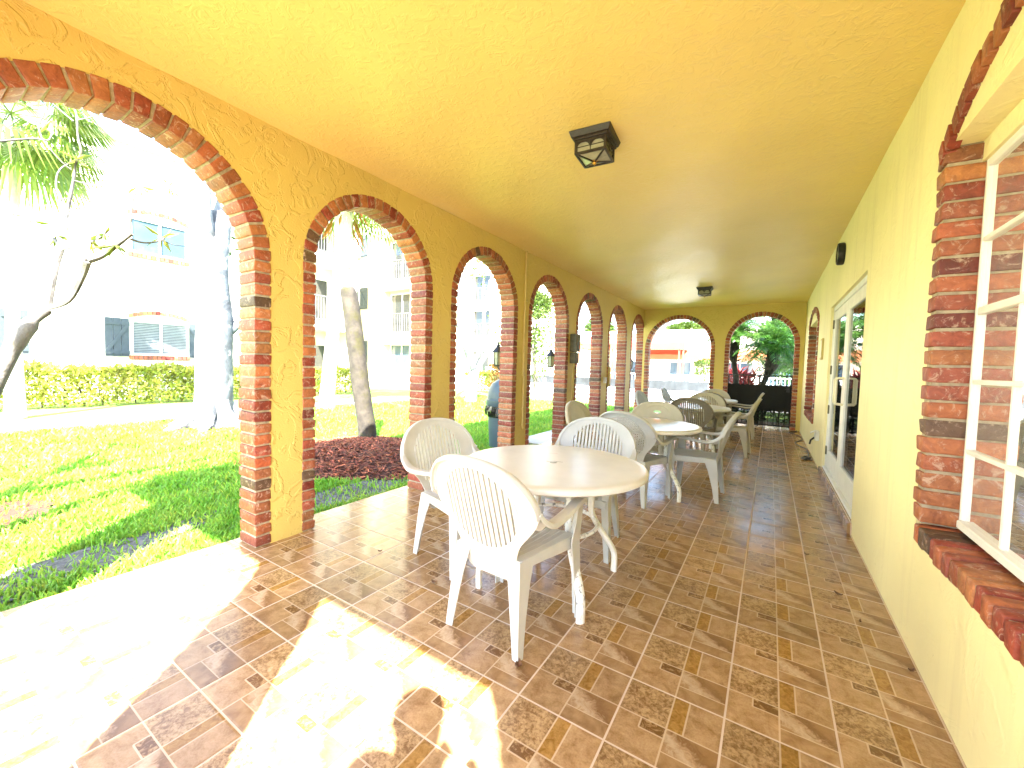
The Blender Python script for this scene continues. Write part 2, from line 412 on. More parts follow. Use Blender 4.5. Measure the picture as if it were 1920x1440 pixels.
def brick_ring(mb, mo, axis, c, Ro, zs, d0, d1, face=.10, z0=0.0, jambs=(1,1), pitch=.078, segmental=None, proud=.006):
    W = mk(axis); Ri = Ro-face; lo, hi = min(d0, d1)-proud, max(d0, d1)+proud
    n = max(1, round((zs-z0)/pitch)); ph = (zs-z0)/n
    def hexa(a0, a1, z_0, z_1):
        put_brick(mb, [W(a0,lo,z_0), W(a1,lo,z_0), W(a1,hi,z_0), W(a0,hi,z_0), W(a0,lo,z_1), W(a1,lo,z_1), W(a1,hi,z_1), W(a0,hi,z_1)])
    ml, mh = lo+.010, hi-.010
    for s in (-1, 1):
        if not jambs[0 if s < 0 else 1]: continue
        for i in range(n):
            e = rng.uniform(-.004, .004)
            a = sorted((c+s*Ro, c+s*(Ri+e)))
            hexa(a[0], a[1], z0+i*ph+.007, z0+(i+1)*ph-.007)
        a = sorted((c+s*Ro, c+s*(Ri+.009)))
        q = [W(a[0],ml,z0), W(a[1],ml,z0), W(a[1],mh,z0), W(a[0],mh,z0), W(a[0],ml,zs), W(a[1],ml,zs), W(a[1],mh,zs), W(a[0],mh,zs)]
        mo.hexa(q)
    m = round(PI*(Ri+face*.4)/pitch)
    for i in range(m):
        t0 = PI*i/m+.0075/Ro; t1 = PI*(i+1)/m-.0075/Ro; e = rng.uniform(-.004, .004)
        f = lambda r, t, d: W(c+r*math.cos(t), d, zs+r*math.sin(t))
        put_brick(mb, [f(Ri+e,t0,lo), f(Ro,t0,lo), f(Ro,t0,hi), f(Ri+e,t0,hi), f(Ri+e,t1,lo), f(Ro,t1,lo), f(Ro,t1,hi), f(Ri+e,t1,hi)])
    for i in range(m):
        t0, t1 = PI*i/m, PI*(i+1)/m; r0 = Ri+.009
        f = lambda r, t, d: W(c+r*math.cos(t), d, zs+r*math.sin(t))
        mo.hexa([f(r0,t0,ml), f(Ro,t0,ml), f(Ro,t0,mh), f(r0,t0,mh), f(r0,t1,ml), f(Ro,t1,ml), f(Ro,t1,mh), f(r0,t1,mh)])
def arch_wall(mb, axis, a0, a1, z0, z1, d0, d1, arches, seg=28):
    W = mk(axis); arches = sorted(arches)
    def quad(p, q, r, s_): mb.add([p, q, r, s_], [(0,1,2,3)])
    def slab(x0, x1, zb0, zb1, zt):
        for d in (d0, d1): quad(W(x0,d,zb0), W(x1,d,zb1), W(x1,d,zt), W(x0,d,zt))
    x = a0
    for c, Ro, zs in arches:
        r = Ro-.006
        if c-r > x: slab(x, c-r, z0, z0, z1)
        ths = [PI-PI*i/seg for i in range(seg+1)]
        pts = [(c+r*math.cos(t), zs+r*math.sin(t)) for t in ths]
        for (xa, za), (xb, zb) in zip(pts, pts[1:]):
            slab(xa, xb, za, zb, z1)
            quad(W(xa,d0,za), W(xb,d0,zb), W(xb,d1,zb), W(xa,d1,za))
        for xx in (c-r, c+r): quad(W(xx,d0,z0), W(xx,d1,z0), W(xx,d1,zs), W(xx,d0,zs))
        x = c+r
    if a1 > x: slab(x, a1, z0, z0, z1)
    for xx in (a0, a1): quad(W(xx,d0,z0), W(xx,d1,z0), W(xx,d1,z1), W(xx,d0,z1))

SIDE = [(.735,.745), (2.382,.677), (4.019,.68), (5.669,.68), (7.319,.67), (8.98,.66), (10.64,.66)]
base = (XL-.1, 5.2, 0)
aw = thing('arcade_wall', base, 'long yellow stucco wall pierced by the row of brick-edged arches facing the lawn', 'wall')
w = MB(); arch_wall(w, 'y', YN-.2, YF+.2, -.1, ZC, XL, XO, [(c, r, 2.70-r) for c, r in SIDE]); w.build('stucco', M['arcade_stucco'], aw, base, recalc=True)
for c, r in SIDE:
    b, mo = MB(), MB(); brick_ring(b, mo, 'y', c, r, 2.70-r, XL, XO, .108 if r > .7 else .10)
    bo = b.build('brick_surround', M['brick'], aw, base, tint=True, smooth=True, angle=60)
    mo.build('mortar', M['mortar'], bo, base)
base = (-1.1, YF+.1, 0)
ew = thing('end_wall', base, 'yellow end wall of the porch with two wide brick arches, beyond the tables', 'wall')
ENDA = [(-2.015,.845), (-.215,.745)]
w = MB(); arch_wall(w, 'x', XL+.003, XR-.003, 0, ZC, YF, YF+.2, [(c, r, 2.70-r) for c, r in ENDA]); w.build('stucco', M['arcade_stucco'], ew, base)
for c, r in ENDA:
    b, mo = MB(), MB(); brick_ring(b, mo, 'x', c, r, 2.70-r, YF, YF+.2)
    bo = b.build('brick_surround', M['brick'], ew, base, tint=True, smooth=True, angle=60); mo.build('mortar', M['mortar'], bo, base)
base = (-1.1, YN-.1, 0)
nw = thing('near_end_wall', base, 'yellow wall closing the near end of the porch with two brick arches the sun shines through', 'wall')
NEARA = [(-1.87,.83), (.02,.585)]
w = MB(); arch_wall(w, 'x', XL+.003, XR+.4, 0, ZC, YN, YN-.2, [(-1.90,.83,1.93), (-.065,.75,2.07)]); w.build('stucco', M['arcade_stucco'], nw, base)
for c, r, z in [(-1.90,.83,1.93), (-.065,.75,2.07)]:
    b, mo = MB(), MB(); brick_ring(b, mo, 'x', c, r, z, YN, YN-.2)
    bo = b.build('brick_surround', M['brick'], nw, base, tint=True, smooth=True, angle=60); mo.build('mortar', M['mortar'], bo, base)

# ------------------------------------------------------------------ porch floor, ceiling / roof
f = MB(); f.box(-3.185, XR+.02, -1.6, YF+1.5, -.14, 0); f.build('porch_floor', M['porch_tile'], None, (-1.2, 4.8, 0)); tag(bpy.data.objects['porch_floor'], kind='structure')
r = MB()
# ceiling underside as a fine sheet with slight waves, roof slab above it
nx, ny = 40, 120
vs = [(XL-.02+(XR-XL+.04)*i/nx, YN-.1+(YF-YN+.2)*j/ny, ZC+.008*math.sin(i*.55+j*.21)*math.sin(j*.37)) for j in range(ny+1) for i in range(nx+1)]
r.add(vs, [(j*(nx+1)+i, j*(nx+1)+i+1, (j+1)*(nx+1)+i+1, (j+1)*(nx+1)+i) for j in range(ny) for i in range(nx)])
base = (-1.2, 5.2, ZC)
pr = thing('porch_roof', base, 'flat roof over the porch, its underside a knocked-down yellow stucco ceiling', 'ceiling')
r.build('ceiling', M['ceiling_stucco'], pr, base, smooth=True, angle=180)
r = MB(); r.box(-3.35, 5.2, -1.0, YF+.5, ZC+.02, 3.5); r.build('roof_slab', M['yellow_outside'], pr, base)

# ------------------------------------------------------------------ house wall on the right
base = (XR+.1, 5.2, 0)
hw = thing('house_wall', base, 'pale yellow house wall along the right with the brick-edged window and glazed double door', 'wall')
w = MB()
def wallrect(y0, y1, z0, z1): w.box(XR, XR+.26, y0, y1, z0, z1)
W1 = (1.02, 2.63, .635, 2.30); W2 = (8.05, 9.95, .585, 2.20); DR = (4.28, 6.56, .0, 2.14)
ycuts = [YN-.2, W1[0], W1[1], DR[0], DR[1], W2[0], W2[1], YF+.2]
w.box(XR, XR+.26, YN-.2, W1[0], 0, ZC); w.box(XR, XR+.26, W1[0], W1[1], 0, W1[2]-.088); w.box(XR, XR+.26, W1[0], W1[1], W1[3], ZC)
w.box(XR, XR+.26, W1[1], DR[0], 0, ZC); w.box(XR, XR+.26, DR[0], DR[1], DR[3], ZC); w.box(XR, XR+.26, DR[1], W2[0], 0, ZC)
w.box(XR, XR+.26, W2[0], W2[1], 0, W2[2]-.088); w.box(XR, XR+.26, W2[0], W2[1], W2[3], ZC); w.box(XR, XR+.26, W2[1], YF+.2, 0, ZC)
w.build('stucco', M['house_stucco'], hw, base)
def house_window(W, label, rows=5, cols=4, rise=.25):
    y0, y1, z0, z1 = W; b, mo = MB(), MB()
    n = round((z1-z0)/.0775); ph = (z1-z0)/n
    for ya, yb in ((y0, y0+.095), (y1-.095, y1)):
        for i in range(n):
            e = rng.uniform(-.004, .004)
            xa, xb = XR-.016+e, XR+.14; za, zb = z0+i*ph+.007, z0+(i+1)*ph-.007
            put_brick(b, [(xa,ya,za),(xb,ya,za),(xb,yb,za),(xa,yb,za),(xa,ya,zb),(xb,ya,zb),(xb,yb,zb),(xa,yb,zb)])
        mo.box(XR-.006, XR+.138, ya+.008, yb-.008, z0, z1)
    # sloped rowlock sill
    m = round((y1-y0-.08)/.072); p = (y1-y0-.08)/m
    for i in range(m):
        ya = y0+.04+i*p+.005; yb = ya+p-.011; e = rng.uniform(-.006, .006)
        xa, xb = XR-.020+e, XR+.14; k = rng.uniform(-.003, .003)
        put_brick(b, [(xa,ya,z0-.095+k),(xb,ya,z0-.09),(xb,yb,z0-.09),(xa,yb,z0-.095+k),(xa,ya,z0-.014+k),(xb,ya,z0-.002),(xb,yb,z0-.002),(xa,yb,z0-.014+k)])
    mo.box(XR-.010, XR+.138, y0+.05, y1-.05, z0-.088, z0-.020)
    # thin segmental ring of brick headers above
    h = (y1-y0)/2; Rr = (h*h+rise*rise)/(2*rise); cz = z1+rise-Rr-.0; cyy = (y0+y1)/2; ta = math.asin(h/Rr)
    m = round(2*ta*Rr/.078)
    for i in range(m):
        t0 = -ta+2*ta*i/m+.004; t1 = -ta+2*ta*(i+1)/m-.004; q = lambda rr, t, x: (x, cyy+rr*math.sin(t), cz+rr*math.cos(t))
        x0, x1 = XR-.02+rng.uniform(-.005, .005), XR+.02; ri, ro = Rr-.075, Rr+.012
        put_brick(b, [q(ri,t0,x0),q(ri,t0,x1),q(ro,t0,x1),q(ro,t0,x0),q(ri,t1,x0),q(ri,t1,x1),q(ro,t1,x1),q(ro,t1,x0)])
    bo = b.build('brick_surround', M['brick'], hw, base, tint=True, smooth=True, angle=60); mo.build('mortar', M['mortar'], bo, base)
    # frame and sash bars
    ya, yb = y0+.097, y1-.097; xf = XR+.108; fr = MB(); za, zb = z0+.014, z1-.085
    fr.box(xf, xf+.06, ya, ya+.03, za, zb); fr.box(xf, xf+.06, yb-.022, yb, za, zb); fr.box(xf, xf+.06, ya+.03, yb-.022, zb-.035, zb); fr.box(xf-.012, xf+.06, ya+.03, yb-.022, za, za+.035)
    hd = MB(); hd.box(xf-.01, XR+.258, ya-.1, yb+.1, zb+.001, z1+.004); hd.build('lintel', M['house_stucco'], hw, base)
    fo = fr.build('window', M['white_paint'], hw, base, bevel=.004); fo['label'] = label
    bars = MB()
    for c in range(1, cols):
        yy = ya+.03+(yb-ya-.052)*c/cols; bars.box(xf+.004, xf+.045, yy-.010, yy+.010, za+.035, zb-.035)
    bo = bars.build('sash_bars', M['white_paint'], fo, base, bevel=.003)
    rails = MB()
    for k in range(1, rows):
        zz = za+.035+(zb-za-.07)*k/rows; hh = .026 if k == 3 else .014
        rails.box(xf+.001, xf+.050, ya+.03, yb-.022, zz-hh/2-.003, zz+hh/2+.003)
    rails.build('sash_rail', M['white_paint'], fo, base, bevel=.003)
    gp = MB(); gp.add([(xf+.015,ya+.025,za+.03),(xf+.015,yb-.018,za+.03),(xf+.015,yb-.018,zb-.03),(xf+.015,ya+.025,zb-.03)], [(0,1,2,3)])
    gp.build('pane', M['glass'], fo, base)
house_window(W1, 'white sash window with small panes in a brick surround, nearest the camera')
house_window(W2, 'smaller far window in a brick surround near the end wall')
# curtains behind the near window and the dark room
cu = MB(); n = 80
vs = []
for i in range(n+1):
    y = 1.05+1.10*i/n; x = XR+.20+.012*math.sin(i*.9)+.007*math.sin(i*2.3)
    vs += [(x, y, .70+.02*(i % 7 == 0)), (x, y, 2.3)]
cu.add(vs, [(2*i, 2*i+2, 2*i+3, 2*i+1) for i in range(n)])
tag(cu.build('curtain', M['curtain'], None, (XR+.20, 1.5, .72), smooth=True), 'white curtain hanging behind the panes of the near window', 'curtain')
rm = MB(); x0, x1, y0, y1 = XR+.262, 5.0, YN-.19, YF+.19
rm.add([(x0,y0,0),(x1,y0,0),(x1,y1,0),(x0,y1,0),(x0,y0,2.8),(x1,y0,2.8),(x1,y1,2.8),(x0,y1,2.8)], [(0,1,2,3),(4,5,6,7),(0,1,5,4),(1,2,6,5),(2,3,7,6)])
rm.build('house_interior', M['room'], hw, base)
# double door: frame > step; two leaves > glass, handle, hinge
fr = MB(); y0, y1, z1 = DR[0], DR[1], DR[3]; xd = XR+.035
fr.box(xd-.008, xd+.1, y0, y0+.05, .095, z1); fr.box(xd-.008, xd+.1, y1-.05, y1, .095, z1); fr.box(xd-.008, xd+.1, y0+.05, y1-.05, z1-.055, z1); fr.box(xd-.03, xd+.1, y0+.05, y1-.05, .095, .125)
fr.build('door_frame', M['white_paint'], hw, base, bevel=.004)
st = MB(); st.box(XR-.03, XR+.2, y0-.05, y1+.05, 0, .094); st.build('door_step', M['porch_tile'], hw, base, bevel=.006)
mid = 5.46
for ya, yb, lab in ((y0+.053, mid-.004, None), (mid+.004, y1-.053, None)):
    lf = MB(); x0, x1 = xd, xd+.045; s_ = .105; zb, zt = .13, z1-.06
    lf.box(x0, x1, ya, ya+s_, zb, zt); lf.box(x0, x1, yb-s_, yb, zb, zt); lf.box(x0, x1, ya+s_, yb-s_, zt-.12, zt); lf.box(x0, x1, ya+s_, yb-s_, zb, zb+.22)
    lo = lf.build('door_leaf', M['white_paint'], hw, base, bevel=.004)
    gp = MB(); gp.box(x0+.016, x0+.024, ya+s_-.006, yb-s_+.006, zb+.214, zt-.114); gp.build('glass', M['glass_dark'], lo, base)
    hy = ya+.06 if ya > 5 else yb-.06
    h = MB(); h.tube([(x0-.002,hy,.98),(x0-.055,hy,.985),(x0-.065,hy,1.0),(x0-.065,hy,1.24),(x0-.055,hy,1.255),(x0-.002,hy,1.26)], .011, 10); h.build('handle', M['cream_paint'], lo, base, smooth=True)
    hy = yb-.002 if ya > 5 else ya+.002
    for hz in (.33, .85, 1.35, 1.92):
        h = MB(); h.tube([(x0-.006,hy,hz-.055),(x0-.006,hy,hz+.055)], .009, 8); h.box(x0-.004, x0-.001, hy-.04, hy+.0, hz-.05, hz+.05); h.build('hinge', M['box_grey'], lo, base)

# ------------------------------------------------------------------ ceiling lanterns, clock, plates, pipes
def ceiling_lantern(x, y, rz, label):
    t = thing('ceiling_lantern', (x, y, ZC), label, 'ceiling lamp', 'square ceiling lanterns on the porch', rz)
    p = MB(); a = .142; b = .128
    p.hexa([(-b,-b,-.035),(b,-b,-.035),(b,b,-.035),(-b,b,-.035),(-a,-a,.004),(a,-a,.004),(a,a,.004),(-a,a,.004)]); p.box(-.118, .118, -.118, .118, -.05, -.033)
    p.build('canopy', M['lamp_metal'], t, bevel=.003)
    fr = MB(); c = .10; zt, zb = -.05, -.135; k = .009
    for sx in (-1, 1):
        for sy in (-1, 1): fr.bar((sx*c,sy*c,zt), (sx*c,sy*c,zb-.005), .016)
    for s in (-1, 1):
        for z in (zt-.006, zb): fr.bar((-c,s*c,z), (c,s*c,z), .012, .016); fr.bar((s*c,-c,z), (s*c,c,z), .012, .016)
        fr.bar((0,s*c,zt), (0,s*c,zb), .005); fr.bar((s*c,0,zt), (s*c,0,zb), .005)
        fr.bar((-c,s*c,zt-.045), (c,s*c,zt-.045), .004); fr.bar((s*c,-c,zt-.045), (s*c,c,zt-.045), .004)
        # arched heads of the side lights
        for h in (-1, 1):
            for m in range(8):
                t0, t1 = PI*m/8, PI*(m+1)/8; f = lambda t: (h*c/2+.046*math.cos(t), zt-.060+.044*math.sin(t))
                (xa, za), (xb, zb_) = f(t0), f(t1)
                for q in (lambda u: (u, s*(c+.001)), lambda u: (s*(c+.001), u)):
                    A, B = q(xa), q(xb)
                    o_ = (0, s*.002) if q(0)[0] == 0 else (s*.002, 0)
                    fr.add([(A[0],A[1],za),(B[0],B[1],zb_),(B[0],B[1],zt),(A[0],A[1],zt)], [(0,1,2,3)])
    tip = (0, 0, -.165)
    for sx in (-1, 1):
        for sy in (-1, 1): fr.bar((sx*c,sy*c,zb), tip, .010, .008)
    fr.build('frame', M['lamp_metal'], t)
    gl = MB(); c2 = .094
    gl.add([(-c2,-c2,zt),(c2,-c2,zt),(c2,c2,zt),(-c2,c2,zt),(-c2,-c2,zb),(c2,-c2,zb),(c2,c2,zb),(-c2,c2,zb),(0,0,-.16)], [(0,1,5,4),(1,2,6,5),(2,3,7,6),(3,0,4,7),(4,5,8),(5,6,8),(6,7,8),(7,4,8)])
    gl.build('lamp_glass', M['lamp_glass'], t)
    fi = MB(); fi.lathe([(.002,-.186),(.010,-.180),(.014,-.172),(.009,-.164),(.020,-.158),(.004,-.152)], n=14); fi.build('finial', M['brass'], t, smooth=True)
ceiling_lantern(-1.09, 2.70, R_(4), 'large dark square ceiling lantern with pale glass, nearest the camera')
ceiling_lantern(-1.13, 8.55, R_(2), 'far small dark ceiling lantern above the last tables')

t = thing('wall_clock', (XR, 5.70, 2.61), 'round black-rimmed disc fixed high on the yellow wall above the door', 'wall clock')
def ydisc(mb, prof, c):     # lathe about the x axis, facing -x
    n = 32; b = len(mb.v)
    for r_, d in prof:
        for k in range(n): mb.vert((c[0]-d, c[1]+r_*math.cos(2*PI*k/n), c[2]+r_*math.sin(2*PI*k/n)))
    for i in range(len(prof)-1):
        for k in range(n): mb.f.append((b+i*n+k, b+i*n+(k+1) % n, b+(i+1)*n+(k+1) % n, b+(i+1)*n+k))
    mb.f.append(tuple(b+(len(prof)-1)*n+k for k in range(n)))
q = MB(); ydisc(q, [(.11,0),(.118,.01),(.118,.05),(.11,.062),(.096,.062),(.092,.05),(.05,.049),(.001,.049)], (0,0,0)); q.build('rim', M['black_metal'], t, smooth=True)
q = MB(); ydisc(q, [(.091,.0505),(.05,.054),(.001,.055)], (0,0,0)); q.build('face', M['lamp_glass'], t, smooth=True)

t = thing('thermostat_plate', (XR, 7.30, 1.5), 'narrow cream plate on the yellow wall left of the double door', 'wall plate')
q = MB(); q.box(-.022, 0, -.11, .11, 0, .30); q.build('plate', M['conduit'], t, bevel=.004); q = MB(); q.box(-.026, -.022, -.085, .085, .03, .27); q.build('panel', M['cream_paint'], t)
t = thing('outlet_box', (XR, 7.10, .36), 'small white weatherproof outlet box low on the wall with a plug hanging from it', 'outlet')
q = MB(); q.box(-.05, 0, -.06, .06, 0, .14); q.build('box', M['outlet'], t, bevel=.006); q = MB(); q.hexa([(-.10,-.05,.10),(-.05,-.05,.13),(-.05,.05,.13),(-.10,.05,.10),(-.104,-.05,.104),(-.05,-.05,.136),(-.05,.05,.136),(-.104,.05,.104)]); q.build('cover', M['outlet'], t)
q = MB(); q.tube([(-.05,0,.04),(-.09,.0,.0),(-.10,0,-.06)], .012, 8); q.build('plug', M['cord'], t)
pts = [(.47,11.5,.008),(.56,11.0,.008),(.40,10.75,.008),(.48,10.45,.008),(.58,10.1,.008),(.57,9.6,.008),(.45,9.2,.008),(.50,8.8,.008),(.58,8.5,.008),(.57,7.9,.008),(.52,7.6,.010),(.58,7.45,.012),(.50,7.5,.02),(.58,7.62,.014)]
def smooth_path(p, k=6):
    P = [Vector(q) for q in p]; out = []
    for i in range(len(P)-1):
        a, b, c, d = P[max(i-1,0)], P[i], P[i+1], P[min(i+2, len(P)-1)]
        for j in range(k):
            t = j/k; out.append(.5*((2*b)+(c-a)*t+(2*a-5*b+4*c-d)*t*t+(3*b-a-3*c+d)*t**3))
    return out+[P[-1]]
q = MB(); q.tube(smooth_path(pts), .008, 6); q.tube(smooth_path([(.55,7.5,.02),(.50,7.4,.02),(.46,7.52,.02),(.52,7.62,.03),(.56,7.5,.035)]), .010, 6)
tag(q.build('power_cord', M['cord'], None, (.5, 9.5, 0), smooth=True), 'black power cord lying along the foot of the right wall', 'cord')
q = MB(); q.tube([(XL+.016,4.86,ZC),(XL+.016,4.86,1.2),(XL+.016,4.875,1.15),(XL+.016,4.875,.45)], .016, 10); q.tube([(XL+.016,4.875,.45),(XL+.05,4.86,.42)], .018, 10)
for z in (2.2, 1.17, .7): q.box(XL, XL+.036, 4.84, 4.895, z-.012, z+.012)
tag(q.build('conduit_pipe', M['conduit'], None, (XL, 4.87, .42), smooth=True), 'thin yellow pipe running down the pier from the ceiling', 'pipe')
t = thing('electrical_box', (XL, 6.50, 1.2), 'drab grey-green electrical box on the pier beside the fourth arch', 'electrical box')
q = MB(); q.box(0, .12, -.09, .09, .36, .66); q.build('meter_box', M['box_grey'], t, bevel=.006); q = MB(); q.box(0, .10, -.08, .08, .16, .345); q.build('lower_box', M['box_grey'], t, bevel=.006)
q = MB(); q.tube([(.03,0,.16),(.03,0,-.9)], .014, 8); q.build('pipe', M['conduit'], t)
t = thing('switch_box', (XL, 8.16, .98), 'small pale switch box on the pier between the fifth and sixth arches', 'switch')
q = MB(); q.box(0, .05, -.05, .05, 0, .12); q.build('box', M['outlet'], t, bevel=.004); q = MB(); q.box(.05, .062, -.012, .012, .04, .08); q.build('toggle', M['white_paint'], t)
t = thing('cable_cover', (XL, 8.40, .9), 'narrow yellow cable cover on the edge of the pier beside the sixth arch', 'cable cover')
q = MB(); q.box(0, .05, -.035, .035, 0, .42); q.build('cover', M['conduit'], t, bevel=.004); q = MB(); q.tube([(.02,0,.42),(.02,0,.9)], .01, 8); q.build('pipe', M['conduit'], t)
def wall_lantern(y, label):
    t = thing('wall_lantern', (XO, y, 1.2), label, 'wall lamp', 'black lanterns on the outer piers')
    q = MB(); q.box(-.03, 0, -.055, .055, .0, .22); q.tube([(-.03,0,.06),(-.10,0,.02),(-.17,0,.03),(-.19,0,.08)], .010, 8); q.tube([(-.03,0,.16),(-.08,0,.10),(-.12,0,.03)], .007, 8); q.build('bracket', M['black_metal'], t)
    q = MB(); q.lathe([(.02,.08),(.055,.085),(.06,.10)], (-.19,0,0), 6)
    for k in range(6):
        a = 2*PI*k/6; q.bar((-.19+.058*math.cos(a), .058*math.sin(a), .095), (-.19+.075*math.cos(a), .075*math.sin(a), .28), .008)
    q.build('cage', M['black_metal'], t)
    q = MB(); q.lathe([(.05,.10),(.068,.28)], (-.19,0,0), 6); q.build('glass', M['lamp_glass'], t)
    q = MB(); q.lathe([(.095,.28),(.08,.305),(.03,.36),(.022,.39),(.012,.40),(.010,.43),(.001,.44)], (-.19,0,0), 12); q.build('cap', M['black_metal'], t, smooth=True)
for y, lab in ((4.83,'black lantern bracketed outside the pier by the bin'), (6.50,'black lantern outside the pier that carries the electrical box'), (11.36,'black lantern outside the last pier by the end wall')):
    wall_lantern(y, lab)

# ------------------------------------------------------------------ chairs
LEAN = R_(17)
def bp(x, s, d=0.0):
    """point of the back: x across, s up the lean, d behind the sitter"""
    y = -.185-s*math.sin(LEAN)-.035+.42*x*x; z = .40+s*math.cos(LEAN)
    return Vector((x, y-d*math.cos(LEAN), z-d*math.sin(LEAN)))
OUT = [(.140,-.105),(.150,-.04),(.165,.02),(.195,.10),(.245,.165),(.290,.225),(.308,.28),(.304,.33),(.280,.385),(.236,.44),(.176,.478),(.096,.503),(0,.512)]
def outline():
    R = smooth_path([(x, s, 0) for x, s in OUT], 4)
    Rp = [(p.x, p.y) for p in R]; return Rp+[(-x, s) for x, s in reversed(Rp[:-1])]
OL = outline()
EC, EA, EB = .258, .212, .210      # slat field ellipse: centre s, half width, half height
def ray_out(th):
    dx, ds = math.cos(th), math.sin(th); best = None
    pts = OL+[OL[0]]
    for (x0, s0), (x1, s1) in zip(pts, pts[1:]):
        s0 -= EC; s1 -= EC
        den = dx*(s1-s0)-ds*(x1-x0)
        if abs(den) < 1e-9: continue
        t = (x0*(s1-s0)-s0*(x1-x0))/den; u = (x0*ds-s0*dx)/den
        if t > 0 and -1e-6 <= u <= 1+1e-6: best = t if best is None else max(best, t)
    return (dx*best, EC+ds*best)
def solid(mb, off=.007):
    """thicken an open sheet in place"""
    me = bpy.data.meshes.new('t'); me.from_pydata(mb.v, [], mb.f); bm = bmesh.new(); bm.from_mesh(me)
    bmesh.ops.remove_doubles(bm, verts=bm.verts, dist=1e-5); bmesh.ops.recalc_face_normals(bm, faces=bm.faces)
    bmesh.ops.solidify(bm, geom=list(bm.faces), thickness=off); bm.verts.index_update()
    out = MB(); out.v = [tuple(v.co) for v in bm.verts]; out.c = [(1,1,1)]*len(out.v); out.f = [tuple(v.index for v in f.verts) for f in bm.faces]
    bm.free(); bpy.data.meshes.remove(me); return out
def merge(a, b):
    o = len(a.v); a.v += b.v; a.c += b.c; a.f += [tuple(i+o for i in f) for f in b.f]; return a
def make_backrest(style):
    ring = MB(); n = 64
    ins, outs = [], []
    for k in range(n):
        th = 2*PI*k/n; e = (EA*math.cos(th), EC+EB*math.sin(th)); a = ray_out(th)
        for lv in range(4):
            f = lv/3; ring.vert(bp(e[0]*(1-f)+a[0]*f, e[1]*(1-f)+a[1]*f))
    for k in range(n):
        for lv in range(3):
            a, b = k*4+lv, ((k+1) % n)*4+lv; ring.f.append((a, b, b+1, a+1))
    mb = solid(ring, .007)
    # raised lip round the slat field
    mb.tube([bp(EA*math.cos(2*PI*k/48), EC+EB*math.sin(2*PI*k/48), -.002) for k in range(49)], .0065, 6, cap=False)
    def strip(x0, x1, s0, s1, m=8, d=0.0, th=.006):
        q = MB()
        for i in range(m+1):
            s = s0+(s1-s0)*i/m
            for x in (x0, x1): q.vert(bp(x, s, d))
        q.f = [(2*i, 2*i+1, 2*i+3, 2*i+2) for i in range(m)]; merge(mb, solid(q, th))
    def span(x):
        k = max(0, 1-(x/EA)**2)**.5*EB; return EC-k-.004, EC+k+.004
    if style == 'slats':
        N = 15; pit = 2*EA/N
        for i in range(N):
            xc = -EA+pit*(i+.5); hw_ = pit*.30; s0, s1 = span(xc); strip(xc-hw_, xc+hw_, s0, s1, 8, 0, .013)
    elif style == 'mesh':
        pit = .0165
        k = -int(EA/pit)
        while k*pit < EA:
            s0, s1 = span(k*pit); strip(k*pit-.0033, k*pit+.0033, s0, s1, 6); k += 1
        k = -int(EB/pit)
        while k*pit < EB:
            s = k*pit; hwid = EA*max(0, 1-(s/EB)**2)**.5; q = MB()
            for i in range(11):
                x = -hwid+2*hwid*i/10
                for ds in (-.0033, .0033): q.vert(bp(x, EC+s+ds, -.001))
            q.f = [(2*i, 2*i+1, 2*i+3, 2*i+2) for i in range(10)]; merge(mb, solid(q, .004)); k += 1
        q = MB()
        for j in range(5):
            for i in range(5): q.vert(bp(-.06+.12*i/4, EC-.03+.11*j/4, -.004))
        q.f = [(j*5+i, j*5+i+1, j*5+i+6, j*5+i+5) for j in range(4) for i in range(4)]; merge(mb, solid(q, .006))
    else:
        # solid centre with a hand hole
        q = MB(); n2 = 48; lv = 5; hc, ha, hb = EC+.125, .045, .018
        for k in range(n2):
            th = 2*PI*k/n2; e = (EA*math.cos(th), EC+EB*math.sin(th)); hcx = (ha*math.cos(th), hc+hb*math.sin(th))
            for l in range(lv+1):
                f = l/lv; q.vert(bp(hcx[0]*(1-f)+e[0]*f, hcx[1]*(1-f)+e[1]*f))
        for k in range(n2):
            for l in range(lv):
                a, b = k*(lv+1)+l, ((k+1) % n2)*(lv+1)+l; q.f.append((a, b, b+1, a+1))
        merge(mb, solid(q, .006))
        q = MB()
        for a, b in (((-.10,EC-.15),(-.10,EC+.06)), ((-.10,EC+.06),(.10,EC+.06)), ((.10,EC+.06),(.10,EC-.15))):
            m = 8; pts = [bp(a[0]+(b[0]-a[0])*i/m, a[1]+(b[1]-a[1])*i/m, -.004) for i in range(m+1)]; mb.tube(pts, .006, 6)
    # rolled rim over the top
    top = [p for p in OL if p[1] >= .27]
    path = [bp(x, s) for x, s in top]
    secs = []
    nrm = Vector((0, -math.cos(LEAN), -math.sin(LEAN)))
    for i, p in enumerate(path):
        t = (path[min(i+1, len(path)-1)]-path[max(i-1, 0)]).normalized(); o = t.cross(nrm).normalized()
        if o.dot(p-bp(0, EC)) < 0: o = -o
        secs.append([p+o*a+nrm*b for a, b in ((-.012,-.012),(.004,-.014),(.010,-.006),(.011,.012),(.005,.026),(-.003,.026),(-.002,.008),(-.012,.004))])
    mb.sweep(path, secs)
    return mb
